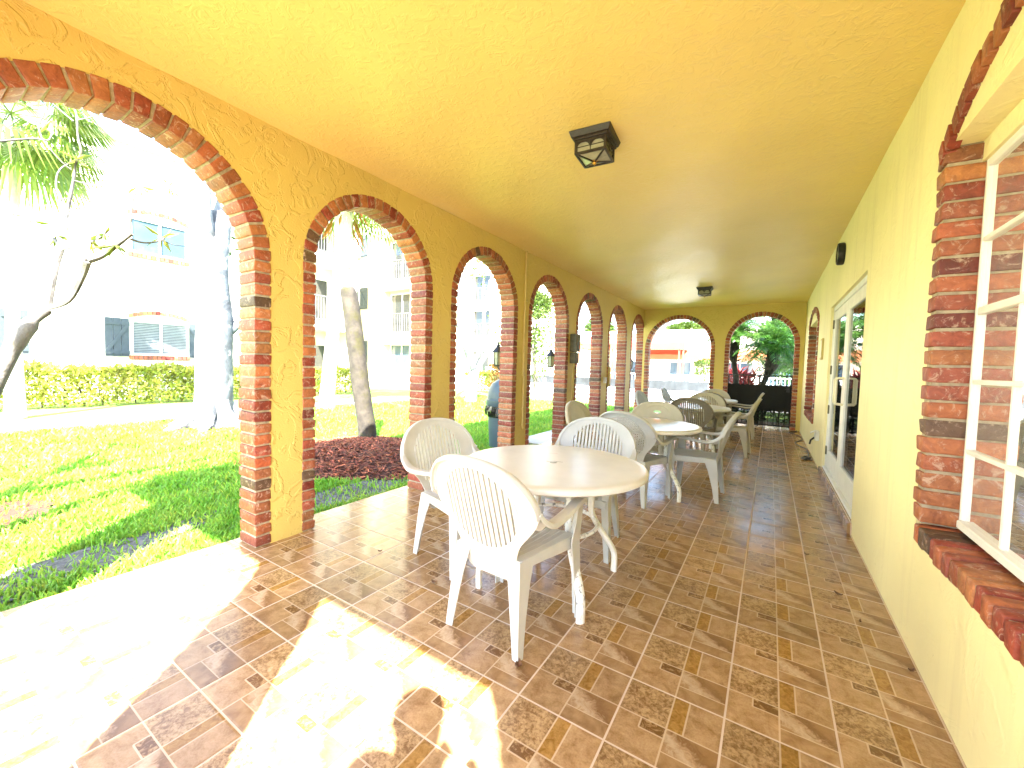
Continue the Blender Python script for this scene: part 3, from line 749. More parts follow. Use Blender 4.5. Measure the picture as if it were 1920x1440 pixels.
def make_arm(sx):
    # continues the rim: off the back, round and forward, then the flat rest
    P = [bp(sx*.308, .30), bp(sx*.310, .268)+Vector((0,.012,0)), Vector((sx*.311,-.205,.628)), Vector((sx*.311,-.155,.612)), Vector((sx*.307,-.08,.612)), Vector((sx*.298,.03,.622)), Vector((sx*.280,.13,.628)), Vector((sx*.270,.205,.622)), Vector((sx*.266,.225,.60))]
    P = smooth_path(P, 4); secs = []; m = len(P)
    nrm = Vector((0, -math.cos(LEAN), -math.sin(LEAN)))
    for i, p in enumerate(P):
        t = (P[min(i+1, m-1)]-P[max(i-1, 0)]).normalized(); f = min(1, i/(m*.30))
        out = Vector((sx, 0, 0)); out = (out-t*out.dot(t)).normalized(); up = t.cross(out)
        if up.z < 0 and i > 6: up = -up
        if i <= 6 and up.dot(nrm) > 0: up = -up
        wd = .016+.014*f; th = .010
        secs.append([p+out*a*wd+up*b*th for a, b in ((-1,-.7),(-.8,.9),(0,1.3),(.8,.9),(1,-.7),(.8,-1.5),(.6,-.2),(-.6,-.2),(-.8,-1.5))])
    mb = MB(); mb.sweep(P, secs)
    # small web joining arm and back
    mb.add([bp(sx*.275,.215), bp(sx*.303,.27), (sx*.303,-.19,.612), (sx*.280,-.20,.585)], [(0,1,2,3)])
    return mb
def lsweep(mb, rows, sx, sy, t=.007):
    """angle-section leg: rows of (x, y, z, wy, wx), outer corner at x, y"""
    secs = []
    for x, y, z, wy, wx in rows:
        c = lambda a, b: Vector((sx*(x-a), y-sy*b, z))
        secs.append([c(0,0), c(wx*.12,-.0), c(wx,.006), c(wx,.006+t), c(t*1.3,t*1.3), c(t,wy), c(0,wy)])
    mb.sweep(None, secs)
def make_seat():
    q = MB(); nx, ny = 24, 14
    for j in range(ny+1):
        f = j/ny; y = -.215+.455*f; hw_ = .185+.052*f
        for i in range(nx+1):
            g_ = i/nx*2-1; z = .425-.018*math.sin(PI*f)*(1-g_*g_)+.004*math.cos(i*PI)*(abs(g_) < .85)
            if j == ny: z -= .012
            q.vert((hw_*g_, y, z))
    q.f = [(j*(nx+1)+i, j*(nx+1)+i+1, (j+1)*(nx+1)+i+1, (j+1)*(nx+1)+i) for j in range(ny) for i in range(nx)]
    mb = solid(q, .007)
    for sx in (-1, 1):     # aprons
        mb.hexa([(sx*.186,-.205,.385),(sx*.192,-.205,.385),(sx*.243,.235,.36),(sx*.237,.235,.36),(sx*.184,-.205,.425),(sx*.190,-.205,.425),(sx*.240,.235,.415),(sx*.234,.235,.415)])
    mb.hexa([(-.235,.232,.362),(.235,.232,.362),(.235,.240,.362),(-.235,.240,.362),(-.236,.230,.414),(.236,.230,.414),(.236,.238,.414),(-.236,.238,.414)])
    return mb
def chair_parts(style):
    t = bpy.data.objects.new('patio_chair', None); COL.objects.link(t); t.empty_display_size = .2
    make_backrest(style).build('backrest', M['white_plastic'], t, smooth=True, angle=35)
    make_seat().build('seat', M['white_plastic'], t, smooth=True, angle=35)
    for sx in (-1, 1):
        make_arm(sx).build('armrest', M['white_plastic'], t, smooth=True, angle=50)
        f = MB(); lsweep(f, [(.268,.232,0,.042,.034),(.262,.236,.22,.062,.045),(.252,.236,.40,.085,.05),(.262,.232,.50,.062,.042),(.276,.222,.615,.05,.036)], sx, 1); f.build('leg', M['white_plastic'], t)
        f = MB(); lsweep(f, [(.222,-.262,0,.040,.036),(.212,-.250,.15,.056,.050),(.202,-.236,.30,.085,.066),(.192,-.222,.42,.12,.085)], sx, -1); f.build('leg', M['white_plastic'], t)
    return t
PROTO = {k: chair_parts(k) for k in ('slats', 'mesh', 'plain')}
USED = set()
def place_chair(x, y, rz, style, mat, label):
    o = PROTO[style]
    if style in USED: o = copy_tree(PROTO[style])
    USED.add(style)
    o.location = (x, y, 0); o.rotation_euler = (0, 0, R_(rz))
    for ch in o.children:
        ch.material_slots[0].link = 'OBJECT'; ch.material_slots[0].material = M[mat]
    return tag(o, label, 'chair', 'plastic armchairs around the round tables')
CH = [(-1.072,1.755,-4,'slats','white_plastic','white slatted plastic armchair nearest the camera, its back turned to it'),
 (-1.71,2.13,-100,'slats','white_plastic','white slatted armchair left of the nearest table, close to the arcade'),
 (-1.13,2.80,184,'slats','grey_plastic','white slatted armchair on the far side of the nearest table'),
 (-1.09,4.12,-12,'mesh','grey_plastic','grey armchair with a fine mesh back at the second table'),
 (-1.16,4.93,182,'plain','beige_plastic','armchair with a solid back and hand hole beyond the second table'),
 (-.62,4.63,88,'slats','grey_plastic','pale armchair seen side-on at the right of the second table'),
 (-1.60,4.46,-92,'slats','beige_plastic','beige armchair left of the second table, against the arcade'),
 (-.94,6.74,-6,'slats','taupe_plastic','dark taupe slatted armchair with its back to the camera at the third table'),
 (-.48,7.30,86,'slats','beige_plastic','beige armchair seen side-on at the right of the third table'),
 (-1.64,7.45,-92,'slats','grey_plastic','pale armchair left of the third table'),
 (-.95,7.76,181,'slats','beige_plastic','beige slatted armchair facing us across the third table'),
 (-.95,8.74,-4,'slats','taupe_plastic','brownish armchair with its back to the camera at the last table'),
 (-.47,9.28,90,'slats','beige_plastic','beige armchair at the right of the last table, in front of the black gate'),
 (-1.60,9.25,-90,'slats','grey_plastic','pale armchair left of the last table'),
 (-1.02,9.66,180,'slats','beige_plastic','beige armchair farthest from the camera, below the pier of the end wall')]
for a in CH: place_chair(*a)

# ------------------------------------------------------------------ tables
def make_table():
    t = bpy.data.objects.new('round_table', None); COL.objects.link(t); t.empty_display_size = .2
    R0 = .55; q = MB()
    q.lathe([(.05,.688),(R0-.05,.690),(R0-.015,.680),(R0,.688),(R0+.003,.704),(R0-.004,.716),(R0-.02,.7215),(R0-.05,.7215),(.12,.7200),(.03,.7200)], n=72); q.build('tabletop', M['table_top'], t, smooth=True, angle=50)
    q = MB(); q.lathe([(.021,.7195),(.024,.7225),(.019,.724),(.004,.7235)], n=20); q.build('umbrella_plug', M['white_plastic'], t, smooth=True)
    q = MB(); q.box(-.045, .015, -.0025, .0025, .7203, .7209); q.box(-.01, .05, .03, .034, .7203, .7208); q.build('crack', M['taupe_plastic'], t)
    for k in range(4):
        a = R_(45+90*k); d = Vector((math.cos(a), math.sin(a), 0))
        P = smooth_path([d*.265+Vector((0,0,.69)), d*.265+Vector((0,0,.46)), d*.275+Vector((0,0,.38)), d*.34+Vector((0,0,.27)), d*.415+Vector((0,0,.165)), d*.44+Vector((0,0,.10)), d*.44+Vector((0,0,0))], 4)
        side = Vector((-d.y, d.x, 0)); secs = []
        for i, p in enumerate(P):
            tt = (P[min(i+1, len(P)-1)]-P[max(i-1, 0)]).normalized(); up = tt.cross(side)
            secs.append([p+side*(.025*math.cos(2*PI*j/10))+up*(.018*math.sin(2*PI*j/10)) for j in range(10)])
        lo = MB(); lo.sweep(P, secs); lo.build('leg', M['chipped_leg'] if k == 3 else M['table_leg'], t, smooth=True)
    q = MB(); q.tube([(.275*math.cos(2*PI*i/40), .275*math.sin(2*PI*i/40), .365) for i in range(41)], .012, 8, cap=False); q.build('brace_ring', M['chipped_leg'], t, smooth=True)
    q = MB(); q.tube([(.262*math.cos(2*PI*i/40), .262*math.sin(2*PI*i/40), .676) for i in range(41)], .013, 8, cap=False); q.build('top_ring', M['table_leg'], t, smooth=True)
    return t
tb = make_table()
for i, (x, y, rz, lab) in enumerate(((-1.085,2.20,3,'white round patio table nearest the camera, its front leg chipped'), (-1.10,4.42,20,'second round patio table, between the mesh-backed and the solid-backed chairs'), (-1.04,7.12,10,'third round patio table, beyond the dark taupe chair'), (-1.07,9.17,30,'small-looking round table farthest from the camera'))):
    o = tb if i == 0 else copy_tree(tb)
    o.location = (x, y, 0); o.rotation_euler = (0, 0, R_(rz)); tag(o, lab, 'table', 'round patio tables in a line down the porch')

# fallen leaves and bits on the tiles
LEAVES = [(-.86,1.47,.05,'brown scrap beside the rear foot of the nearest chair'), (-1.62,1.75,.035,'dry leaf by the left chair at the nearest table'), (-2.19,1.83,.03,'grey scrap of leaf beside the sunlit patch of floor'),
 (.40,3.02,.045,'dry leaf on the tiles at the foot of the right wall'), (.46,2.75,.02,'tiny crumb of leaf below the near window'), (.28,3.55,.03,'leaf scrap on the tiles towards the door step'), (.585,2.42,.03,'curled leaf against the right wall below the brick sill')]
for x, y, s, lab in LEAVES:
    q = MB(); a = rng.uniform(0, 6.28); c, d = math.cos(a), math.sin(a); n = 6
    for i in range(n+1):
        f = i/n; wd = s*.32*math.sin(PI*min(1, f*.92+.04)); l = s*(f-.5); z = .004+.010*(f-.5)**2*4
        q.vert((c*l-d*wd, d*l+c*wd, z+.004)); q.vert((c*l, d*l, z)); q.vert((c*l+d*wd, d*l-c*wd, z+.005))
    for i in range(n): q.f += [(3*i, 3*i+1, 3*i+4, 3*i+3), (3*i+1, 3*i+2, 3*i+5, 3*i+4)]
    o = solid(q, .0015).build('fallen_leaf', M['dry_leaf']); o.location = (x, y, 0); tag(o, lab, 'leaf', 'dry leaves on the tiles')

# ------------------------------------------------------------------ ground outside
def sheet(name, mat, pts, z, kind='structure', thick=.0):
    q = MB(); q.add([(x, y, z) for x, y in pts], [tuple(range(len(pts)))])
    o = q.build(name, mat, None, (sum(p[0] for p in pts)/len(pts), sum(p[1] for p in pts)/len(pts), z)); o['kind'] = kind; return o
def blob(cx, cy, rx, ry, n=28, j=.12, rot=0):
    out = []
    for k in range(n):
        a = 2*PI*k/n; r = 1+j*math.sin(a*3+cx)+j*.6*math.sin(a*7+cy); x, y = rx*r*math.cos(a), ry*r*math.sin(a)
        out.append((cx+x*math.cos(rot)-y*math.sin(rot), cy+x*math.sin(rot)+y*math.cos(rot)))
    return out
sheet('lawn', M['lawn'], [(-300,-300),(300,-300),(300,300),(-300,300)], ZG-.012)
sheet('pool_deck', M['deck'], [(-24,17.2),(30,15.5),(30,46),(-24,46)], ZG-.004)
sheet('bounce_ground', M['paver'], [(-6,-14),(8,-14),(8,-1.62),(-3.0,-1.62)], ZG+.002)  # unseen paving added behind the near wall to bounce sunlight into the porch
sheet('garden_path', M['concrete'], [(-12.1,-6),(-11.15,-6),(-10.95,4.2),(-11.3,9),(-12.3,9.5),(-11.95,4.2)], ZG-.002)
q = MB(); q.box(-3.72, -3.187, 5.95, 11.5, -.14, -.004); q.build('side_walk', M['concrete'], None, (-5.5, 5.9, -.14))['kind'] = 'structure'
sheet('dirt_patch', M['sand'], blob(-3.62, 2.7, .30, .95, j=.18), ZG+.000)
sheet('dirt_patch', M['sand'], blob(-3.78, .75, .24, .75, j=.22, rot=.25), ZG+.000)
sheet('mulch_scatter', M['mulch_soil'], blob(-5.35, .55, .45, .35, j=.2), ZG+.002)
def mulch_bed(cx, cy, rx, ry, h, n, name, skip=None):
    q = MB(); K, Lr = 36, 6
    pts = blob(cx, cy, rx, ry, K, .06)
    for l in range(Lr+1):
        f = l/Lr; z = ZG-.01+h*(1-f*f)
        for x, y in pts: q.vert((cx+(x-cx)*f, cy+(y-cy)*f, z))
    for l in range(Lr):
        for k in range(K): a = l*K+k; b = l*K+(k+1) % K; q.f.append((a, b, b+K, a+K))
    o = q.build(name, M['mulch_soil'], None, (cx, cy, ZG), smooth=True, angle=180); o['kind'] = 'stuff'
    c = MB()
    for _ in range(n):
        f = math.sqrt(rng.random())*1.03; k = rng.random()*K; i = int(k) % K; x, y = pts[i]; x2, y2 = pts[(i+1) % K]; g_ = k-int(k)
        x, y = x+(x2-x)*g_, y+(y2-y)*g_; px, py = cx+(x-cx)*f, cy+(y-cy)*f; z = ZG+h*max(0, 1-f*f)
        a = rng.uniform(0, PI); L = rng.uniform(.015, .05); wd = rng.uniform(.004, .011); tl = rng.uniform(-.5, .5)
        v = rng.uniform(.5, 1.9) if rng.random() > .04 else 4.0
        c.cur = (v, v*rng.uniform(.8, 1.2), v)
        d = Vector((math.cos(a), math.sin(a), tl)).normalized(); s = Vector((-math.sin(a), math.cos(a), rng.uniform(-.6, .6))).normalized()
        c.add([Vector((px,py,z+.008))+d*L*e+s*wd*g2 for e, g2 in ((-1,-1),(1,-.7),(1,.8),(-1,1))], [(0,1,2,3)])
    c.build('wood_chips', M['mulch'], o, (cx, cy, ZG), tint=True, recalc=False)
    return o
tag(mulch_bed(-5.0, 3.75, 1.45, 1.30, .16, 9000, 'mulch_bed'), 'mound of red-brown wood mulch around the leaning palm stump', 'mulch')
tag(mulch_bed(-9.0, 3.6, .95, .95, .06, 1500, 'mulch_bed'), 'ring of red mulch at the foot of the grey-barked tree', 'mulch')

def grass(n, region, name):
    q_v, q_f, q_c = [], [], []
    x0, x1, y0, y1 = region; k = 0
    R2 = np.random.RandomState(3)
    while k < n:
        x, y = R2.uniform(x0, x1), R2.uniform(y0, y1); d = math.hypot(x, y)
        if R2.rand() > min(1, (3.9/d)**2.0): continue
        if ((x+5.0)/1.42)**2+((y-3.75)/1.28)**2 < 1: continue
        if y > 5.95 and x > -3.72: continue
        e1 = ((x+3.62)/.26)**2+((y-2.7)/.9)**2; e2 = ((x+3.78)/.2)**2+((y-.75)/.7)**2
        if (e1 < 1 or e2 < 1) and R2.rand() < .80: continue
        if ((x+5.35)/.4)**2+((y-.55)/.3)**2 < 1 and R2.rand() < .85: continue
        sc = max(1, (d/4))**.8
        # clumps
        if math.sin(x*9+math.sin(y*7)*1.3)*math.sin(y*8.3+math.sin(x*5)) < -.35 and R2.rand() < .6: continue
        h = R2.uniform(.03, .075)*sc**.5; wd = R2.uniform(.004, .008)*sc; a = R2.uniform(0, 6.28); l = R2.uniform(.2, .9)*h
        ca, sa = math.cos(a), math.sin(a); b = R2.uniform(0, 6.28); ox, oy = math.cos(b)*l, math.sin(b)*l
        i = len(q_v); z = ZG-.012
        q_v += [(x-ca*wd, y-sa*wd, z), (x+ca*wd, y+sa*wd, z), (x+ox*.45+ca*wd*.8, y+oy*.45+sa*wd*.8, z+h*.65), (x+ox*.45-ca*wd*.8, y+oy*.45-sa*wd*.8, z+h*.65), (x+ox, y+oy, z+h*.95)]
        q_f += [(i, i+1, i+2, i+3), (i+3, i+2, i+4)]
        v = R2.uniform(.65, 1.3); c = (v*R2.uniform(.85, 1.3), v, v*.9)
        if R2.rand() < .05: c = (2.2, 1.3, 1.2)
        q_c += [c]*5; k += 1
    m = MB(); m.v, m.f, m.c = q_v, q_f, q_c
    o = m.build(name, M['grass'], None, (-5, 4, ZG), tint=True, recalc=False); o['kind'] = 'stuff'
    return tag(o, 'blades of coarse green lawn grass outside the arches', 'grass')
grass(110000, (-10.5, -3.2, -2.0, 14), 'lawn_grass')

# ------------------------------------------------------------------ vegetation helpers
def leaf(mb, p, d, up, L, W_, c):
    d = Vector(d).normalized(); s = d.cross(Vector(up));
    if s.length < 1e-4: s = d.cross(Vector((1,.3,.2)))
    s.normalize(); n = s.cross(d); mb.cur = c; p = Vector(p)
    mb.add([p, p+d*L*.45+s*W_*.5+n*L*.06, p+d*L, p+d*L*.45-s*W_*.5+n*L*.06], [(0,1,2,3)])
def rv():
    while 1:
        v = Vector((rng.uniform(-1,1), rng.uniform(-1,1), rng.uniform(-1,1)))
        if .05 < v.length < 1: return v
def shade(lo=.6, hi=1.3):
    v = rng.uniform(lo, hi); return (v*rng.uniform(.9, 1.15), v, v*rng.uniform(.8, 1.1))
def cloud(mb, c, r, n, L, sq=(1,1,1), hollow=.35):
    """a clump of leaf-sized faces through a lumpy ball"""
    c = Vector(c)
    for _ in range(n):
        v = rv(); v = v.normalized()*(hollow+(1-hollow)*v.length)
        p = c+Vector((v.x*r*sq[0], v.y*r*sq[1], v.z*r*sq[2]))
        leaf(mb, p, v.normalized()+rv()*.9, rv(), L*rng.uniform(.6, 1.3), L*rng.uniform(.35, .6), shade())
def branch(mb, tips, p, d, L, r, depth, spread=.7, up=.15):
    p = Vector(p); d = Vector(d).normalized(); pts = [p]; n = 5
    for i in range(n):
        d = (d+rv()*.16+Vector((0,0,up*.3))).normalized(); p = p+d*(L/n); pts.append(p)
    mb.tube(pts, [r*(1-.45*i/n) for i in range(n+1)], 7 if r > .03 else 5)
    if depth == 0: tips.append((p, d)); return
    for k in range(rng.choice((2, 3))):
        nd = (d+rv()*spread+Vector((0,0,up))).normalized(); branch(mb, tips, p, nd, L*rng.uniform(.6, .85), r*.55, depth-1, spread, up)
    if depth >= 2: tips.append((pts[3], d))
def leafy_tree(name, loc, h, r, label, cat, lm, bark, nl=2600, L=.16, trunk_r=.14, group=None, clumps=None):
    t = thing(name, loc, label, cat, group); tr = MB(); tips = []
    branch(tr, tips, (0,0,0), (rng.uniform(-.1,.1), rng.uniform(-.1,.1), 1), h*.42, trunk_r, 3, .75, .2)
    tr.build('trunk', M[bark], t, smooth=True)
    cr = MB(); k = max(1, len(tips))
    for p, d in tips: cloud(cr, p+d*r*.15, r*rng.uniform(.22, .42), int(nl/k*.75), L, (1.1,1.1,.75), .1)
    for _ in range(int(nl*.25)):
        v = rv(); cloud(cr, Vector((v.x*r, v.y*r, h*.68+v.z*r*.7)), .18, 1, L)
    cr.build('crown', M[lm], t, tint=True, recalc=False); return t
def hedge(x0, x1, y0, y1, z1, label, n, L=.10, lm='leaf_hedge', group=None):
    c = ((x0+x1)/2, (y0+y1)/2, ZG); t = thing('hedge', c, label, 'hedge', group)
    st_ = MB()
    ln = max(x1-x0, y1-y0); m = int(ln/.35)
    for i in range(m):
        f = (i+.5)/m; x = x0+(x1-x0)*(f if x1-x0 > y1-y0 else rng.uniform(.3, .7)); y = y0+(y1-y0)*(f if y1-y0 >= x1-x0 else rng.uniform(.3, .7))
        for _ in range(3): st_.tube([(x,y,ZG),(x+rng.uniform(-.15,.15),y+rng.uniform(-.15,.15),z1*.5),(x+rng.uniform(-.3,.3),y+rng.uniform(-.3,.3),z1*.85)], [.016,.011,.006], 5)
    st_.build('stems', M['twig'], t, c)
    lv = MB()
    for _ in range(n):
        x, y = rng.uniform(x0, x1), rng.uniform(y0, y1); z = ZG+.03+(z1-.03)*rng.random()**.8
        bx = min(x-x0, x1-x, y-y0, y1-y); top = z1*(1-.10*math.exp(-bx*4))+.05*math.sin(x*3.1+y*2.3)+.04*math.sin(y*7+x*5)
        if rng.random() < .62:   # outer skin
            k = rng.random()
            if k < .4: z = top-rng.random()*.12
            elif k < .8: x = x1-rng.random()*.15+.05*math.sin(y*5+z*7)
            else: y = y0+rng.random()*.15
        leaf(lv, (x, y, min(z, top)), rv()+Vector((.4,-.2,.5)), rv(), L*rng.uniform(.6,1.3), L*rng.uniform(.4,.65), shade(.55, 1.35))
    lv.build('foliage', M[lm], t, c, tint=True, recalc=False); return t
def fan_frond(mb, p, d, L, droop, n=26, c=None):
    """palmate leaf: petiole then a fan of folded fingers that hang at the tips"""
    p = Vector(p); d = Vector(d).normalized(); s = d.cross(Vector((0,0,1)))
    if s.length < .01: s = Vector((1,0,0))
    s.normalize(); up = s.cross(d); h = p+d*L*.5+Vector((0,0,-.04*L)); mb.cur = (.8,.9,.8)
    mb.tube([p, p+d*L*.25+up*.02, h], [.012,.009,.008], 5)
    for i in range(n):
        a = R_(-118+236*i/(n-1)); e = (d*math.cos(a)+s*math.sin(a)).normalized(); l = L*.62*(.72+.28*math.cos(a*.6)); w_ = l*.028; q = e.cross(up).normalized()
        m_ = h+e*l*.55+up*.03; tip = h+e*l*.93+Vector((0,0,-droop*l*(.55+.3*rng.random()))); mb.cur = c or shade(.7, 1.35)
        mb.add([h, m_+q*w_, tip, m_-q*w_], [(0,1,2,3)])
def pinnate(mb, p, d, L, sag, n=34, wl=.20, c=None):
    """feather palm leaf"""
    p = Vector(p); d = Vector(d).normalized(); pts = [p]; m = 12
    for i in range(m):
        d = (d+Vector((0,0,-sag*(i+2)/m*.16))).normalized(); p = p+d*(L/m); pts.append(p)
    mb.cur = (.7,.9,.5); mb.tube(pts, [.012*(1-.8*i/m) for i in range(m+1)], 5)
    for i in range(3, n):
        f = i/n*m; k = min(m-1, int(f)); q = pts[k]+(pts[k+1]-pts[k])*(f-k); t = (pts[k+1]-pts[k]).normalized(); s = t.cross(Vector((0,0,1)))
        if s.length < .05: s = Vector((1,0,0))
        s.normalize(); l = wl*(math.sin(PI*(.12+.86*i/n))**.6)
        for sg in (-1, 1):
            e = (s*sg+t*.75+Vector((0,0,rng.uniform(-.45,.25)))).normalized(); mb.cur = c or shade(.6, 1.35)
            tip = q+e*l+Vector((0,0,-l*.25)); v = t.cross(e).normalized().cross(e).normalized()*.011
            mb.add([q, q+e*l*.5+v, tip, q+e*l*.5-v], [(0,1,2,3)])

# ------------------------------------------------------------------ plumeria by the first arch
XP = -4.7
def pl(pts): return [at(u, v, 0, XP+dx) for u, v, dx in [(p if len(p) == 3 else (*p, 0)) for p in pts]]
base = at(-70, 905, 0, XP); base.z = ZG
t = thing('plumeria_tree', base, 'bare leaning tree with mossy trunk and sparse leaves just outside the nearest arch', 'tree')
q = MB()
q.tube([base]+smooth_path(pl([(-45,790),(0,700),(28,645),(62,600),(90,580)]), 4), [.060]+[.052]*4+[.050]*4+[.056]*4+[.038]*4+[.030], 10)
q.build('trunk', M['bark_plumeria'], t, base, smooth=True)
def limb(pts, r0, r1):
    q = MB(); P = smooth_path(pl(pts), 4); n = len(P); q.tube(P, [.55*(r0+(r1-r0)*i/(n-1)) for i in range(n)], 7)
    q.build('limb', M['bark_plumeria'], t, base, smooth=True)
limb([(90,580),(98,535),(108,490),(116,468)], .038, .032)
limb([(92,578),(129,563,.1),(153,520,.2),(163,489,.3)], .028, .055)
limb([(163,489,.3),(192,479,.3),(222,457,.4),(247,438,.5)], .05, .026)
limb([(163,489,.3),(144,465,.2),(125,436,.1),(126,400),(133,363),(138,338),(142,305)], .035, .014)
limb([(116,468),(98,445,-.1),(62,415,-.2),(30,402,-.3),(5,402,-.4)], .020, .010)
limb([(116,468),(140,463,.1),(168,455,.2),(195,440,.3),(212,425,.35)], .016, .008)
limb([(163,489,.3),(190,466,.2),(205,440,.2),(228,428,.2)], .014, .007)
limb([(244,448,.5),(271,455,.5),(304,450,.5),(321,431,.5)], .018, .008)
limb([(304,450,.5),(325,459,.5),(350,462,.5)], .009, .005)
limb([(243,440,.4),(247,392,.4),(253,365,.4),(263,350,.4)], .014, .008)
limb([(253,365,.4),(285,360,.4),(317,352,.4)], .008, .005)
limb([(247,392,.4),(260,388,.4),(271,382,.4)], .006, .004)
limb([(125,400),(112,372),(105,345),(112,318),(138,302)], .014, .008)
limb([(138,338),(175,347,.1),(230,348,.2),(283,347,.3),(317,355,.3)], .010, .005)
limb([(142,305),(152,285),(146,255),(143,213),(133,190),(128,172)], .015, .010)
limb([(145,225),(170,220,.1),(195,214,.2)], .008, .006)
limb([(138,227),(115,208,-.1),(93,188,-.1),(88,170,-.1)], .009, .006)
limb([(80,262),(72,235),(82,215),(86,190)], .011, .007)
limb([(80,262),(92,262),(98,245),(98,228)], .010, .006)
limb([(-10,266),(20,263),(60,260),(80,262)], .016, .011)
limb([(80,262),(112,300),(136,320)], .010, .008)
lv = MB()
for u, v, dx, n in ((142,298,0,10),(216,460,.4,9),(304,444,.5,6),(105,440,-.1,6),(318,352,.3,9),(170,450,.2,6),(195,438,.3,6),(96,226,0,5),(262,349,.4,6),(60,414,-.2,4)):
    p = at(u, v, 0, XP+dx)
    for k in range(n): leaf(lv, p, rv()+Vector((0,0,-.35)), rv(), rng.uniform(.08,.17), .03, shade(.8, 1.3))
lv.build('leaves', M['leaf_yellow'], t, base, tint=True, recalc=False)

# grey-barked tree with buttress roots
base = Vector((-9.08, 3.53, ZG))
t = thing('grey_tree', base, 'big tree with pale grey flaking bark and flared roots on the lawn', 'tree')
q = MB(); P = [(0,0,-.02),(0,0,.12),(0,.01,.4),(.0,.02,.9),(0,.02,1.5),(0,.04,2.1),(0,.0,2.8),(0,.05,3.5),(-.05,.16,4.1)]
q.tube([base+Vector(p) for p in smooth_path(P, 3)], list(np.interp(np.linspace(0, 1, 25), [0,.06,.15,.3,.6,.8,1], [.62,.46,.36,.31,.30,.25,.2])), 14)
for k in range(7):
    a = 2*PI*k/7+.3; d = Vector((math.cos(a), math.sin(a), 0))
    q.tube([base+d*.10+Vector((0,0,.75)), base+d*.28+Vector((0,0,.32)), base+d*.5+Vector((0,0,.10)), base+d*.85+Vector((0,0,-.03))], [.11,.13,.11,.04], 8)
q.build('trunk', M['bark_grey'], t, base, smooth=True)
for pts, r0, r1 in (([(0,.0,1.7),(.1,.22,1.85),(.15,.45,2.15),(.1,.75,2.7),(.0,1.0,3.4)], .11, .05), ([(-.05,.16,4.0),(-.1,.3,4.6),(0,.2,5.3),(.2,.3,6.4)], .17, .07), ([(0,.05,3.4),(.15,-.15,3.9),(.2,-.2,4.6),(.4,-.6,5.6)], .13, .05), ([(-.1,.3,4.6),(-.3,.8,5.3),(-.2,1.4,6.2)], .09, .04)):
    q = MB(); P = [base+Vector(p) for p in smooth_path(pts, 4)]; n = len(P); q.tube(P, [r0+(r1-r0)*i/(n-1) for i in range(n)], 9); q.build('limb', M['bark_grey'], t, base, smooth=True)
cr = MB()
for p in ((.2,.3,6.6),(.4,-.7,5.9),(-.2,1.5,6.4),(0,1.1,3.6),(.5,0,7.2),(.2,-1.3,6.2)): cloud(cr, base+Vector(p), .75, 130, .15, (1,1,.8), .1)
cr.build('crown', M['leaf_tree'], t, base, tint=True, recalc=False)

# leaning palm stump in the mulch
base = Vector((-5.6, 4.38, ZG+.06))
t = thing('palm_stump', base, 'leaning mossy palm trunk with its top cut off, standing in the mulch bed', 'palm trunk')
q = MB(); top = at(649, 536, 0, -5.75)
P = smooth_path([base, base.lerp(top,.08)+Vector((0,.03,0)), base.lerp(top,.35)+Vector((0,.02,0)), base.lerp(top,.65)+Vector((0,.03,0)), base.lerp(top,.9)+Vector((0,.04,0)), top], 5); n = len(P)
q.tube(P, list(np.interp(np.linspace(0,1,n), [0,.06,.3,.6,.9,.96,1], [.165,.150,.140,.138,.125,.105,.05])), 16)
q.build('trunk', M['bark_stump'], t, base, smooth=True)
# white cabbage palm with hanging fans
base = Vector((-10.5, 6.83, ZG))
t = thing('fan_palm', base, 'tall white-trunked fan palm with drooping fronds seen through the second arch', 'palm')
q = MB(); P = smooth_path([base, base+Vector((0,.15,1.7)), base+Vector((0,.30,3.0)), base+Vector((0,.45,4.3)), base+Vector((0,.52,5.6)), base+Vector((0,.55,6.4))], 4); n = len(P)
q.tube(P, list(np.interp(np.linspace(0,1,n), [0,.05,.3,.6,.85,1], [.24,.20,.16,.20,.27,.24])), 14); q.build('trunk', M['bark_palm'], t, base, smooth=True)
q = MB()
for k in range(26):
    a = rng.uniform(0, 6.28); z0 = rng.uniform(5.0, 6.3); d = Vector((math.cos(a), math.sin(a), -1.6))
    p = base+Vector((0,.5,z0))+Vector((math.cos(a), math.sin(a), 0))*.25; leaf(q, p, d, rv(), rng.uniform(.5,1.0), .09, (1.3,.9,.5))
q.build('dead_skirt', M['leaf_croton'], t, base, tint=True, recalc=False)
q = MB(); cp = base+Vector((0,.58,6.5))
for k in range(30):
    a = 2*PI*k/30*3.1; el = -.75+1.5*(k/30); fan_frond(q, cp, (math.cos(a)*math.cos(el), math.sin(a)*math.cos(el), math.sin(el)), rng.uniform(1.7, 2.2), .55)
q.build('crown', M['leaf_fan'], t, base, tint=True, recalc=False)
# fan palm at the left edge, its hanging fronds in the top of the first arch
base = Vector((-13.0, 1.55, ZG))
t = thing('fan_palm', base, 'fan palm beyond the bare leaning tree, fronds at the top left of the nearest arch', 'palm')
q = MB(); q.tube([base, base+Vector((0,.0,2.0)), base+Vector((0,.06,5.9))], [.16,.10,.11], 12); q.build('trunk', M['bark_palm'], t, base, smooth=True)
q = MB(); cp = base+Vector((0,.05,6.1))
for k in range(24):
    a = 2*PI*k/24*3.3; el = -.95+1.6*(k/24); fan_frond(q, cp, (math.cos(a)*math.cos(el), math.sin(a)*math.cos(el), math.sin(el)), rng.uniform(1.5, 2.0), .6, 34)
q.build('crown', M['leaf_fan'], t, base, tint=True, recalc=False)

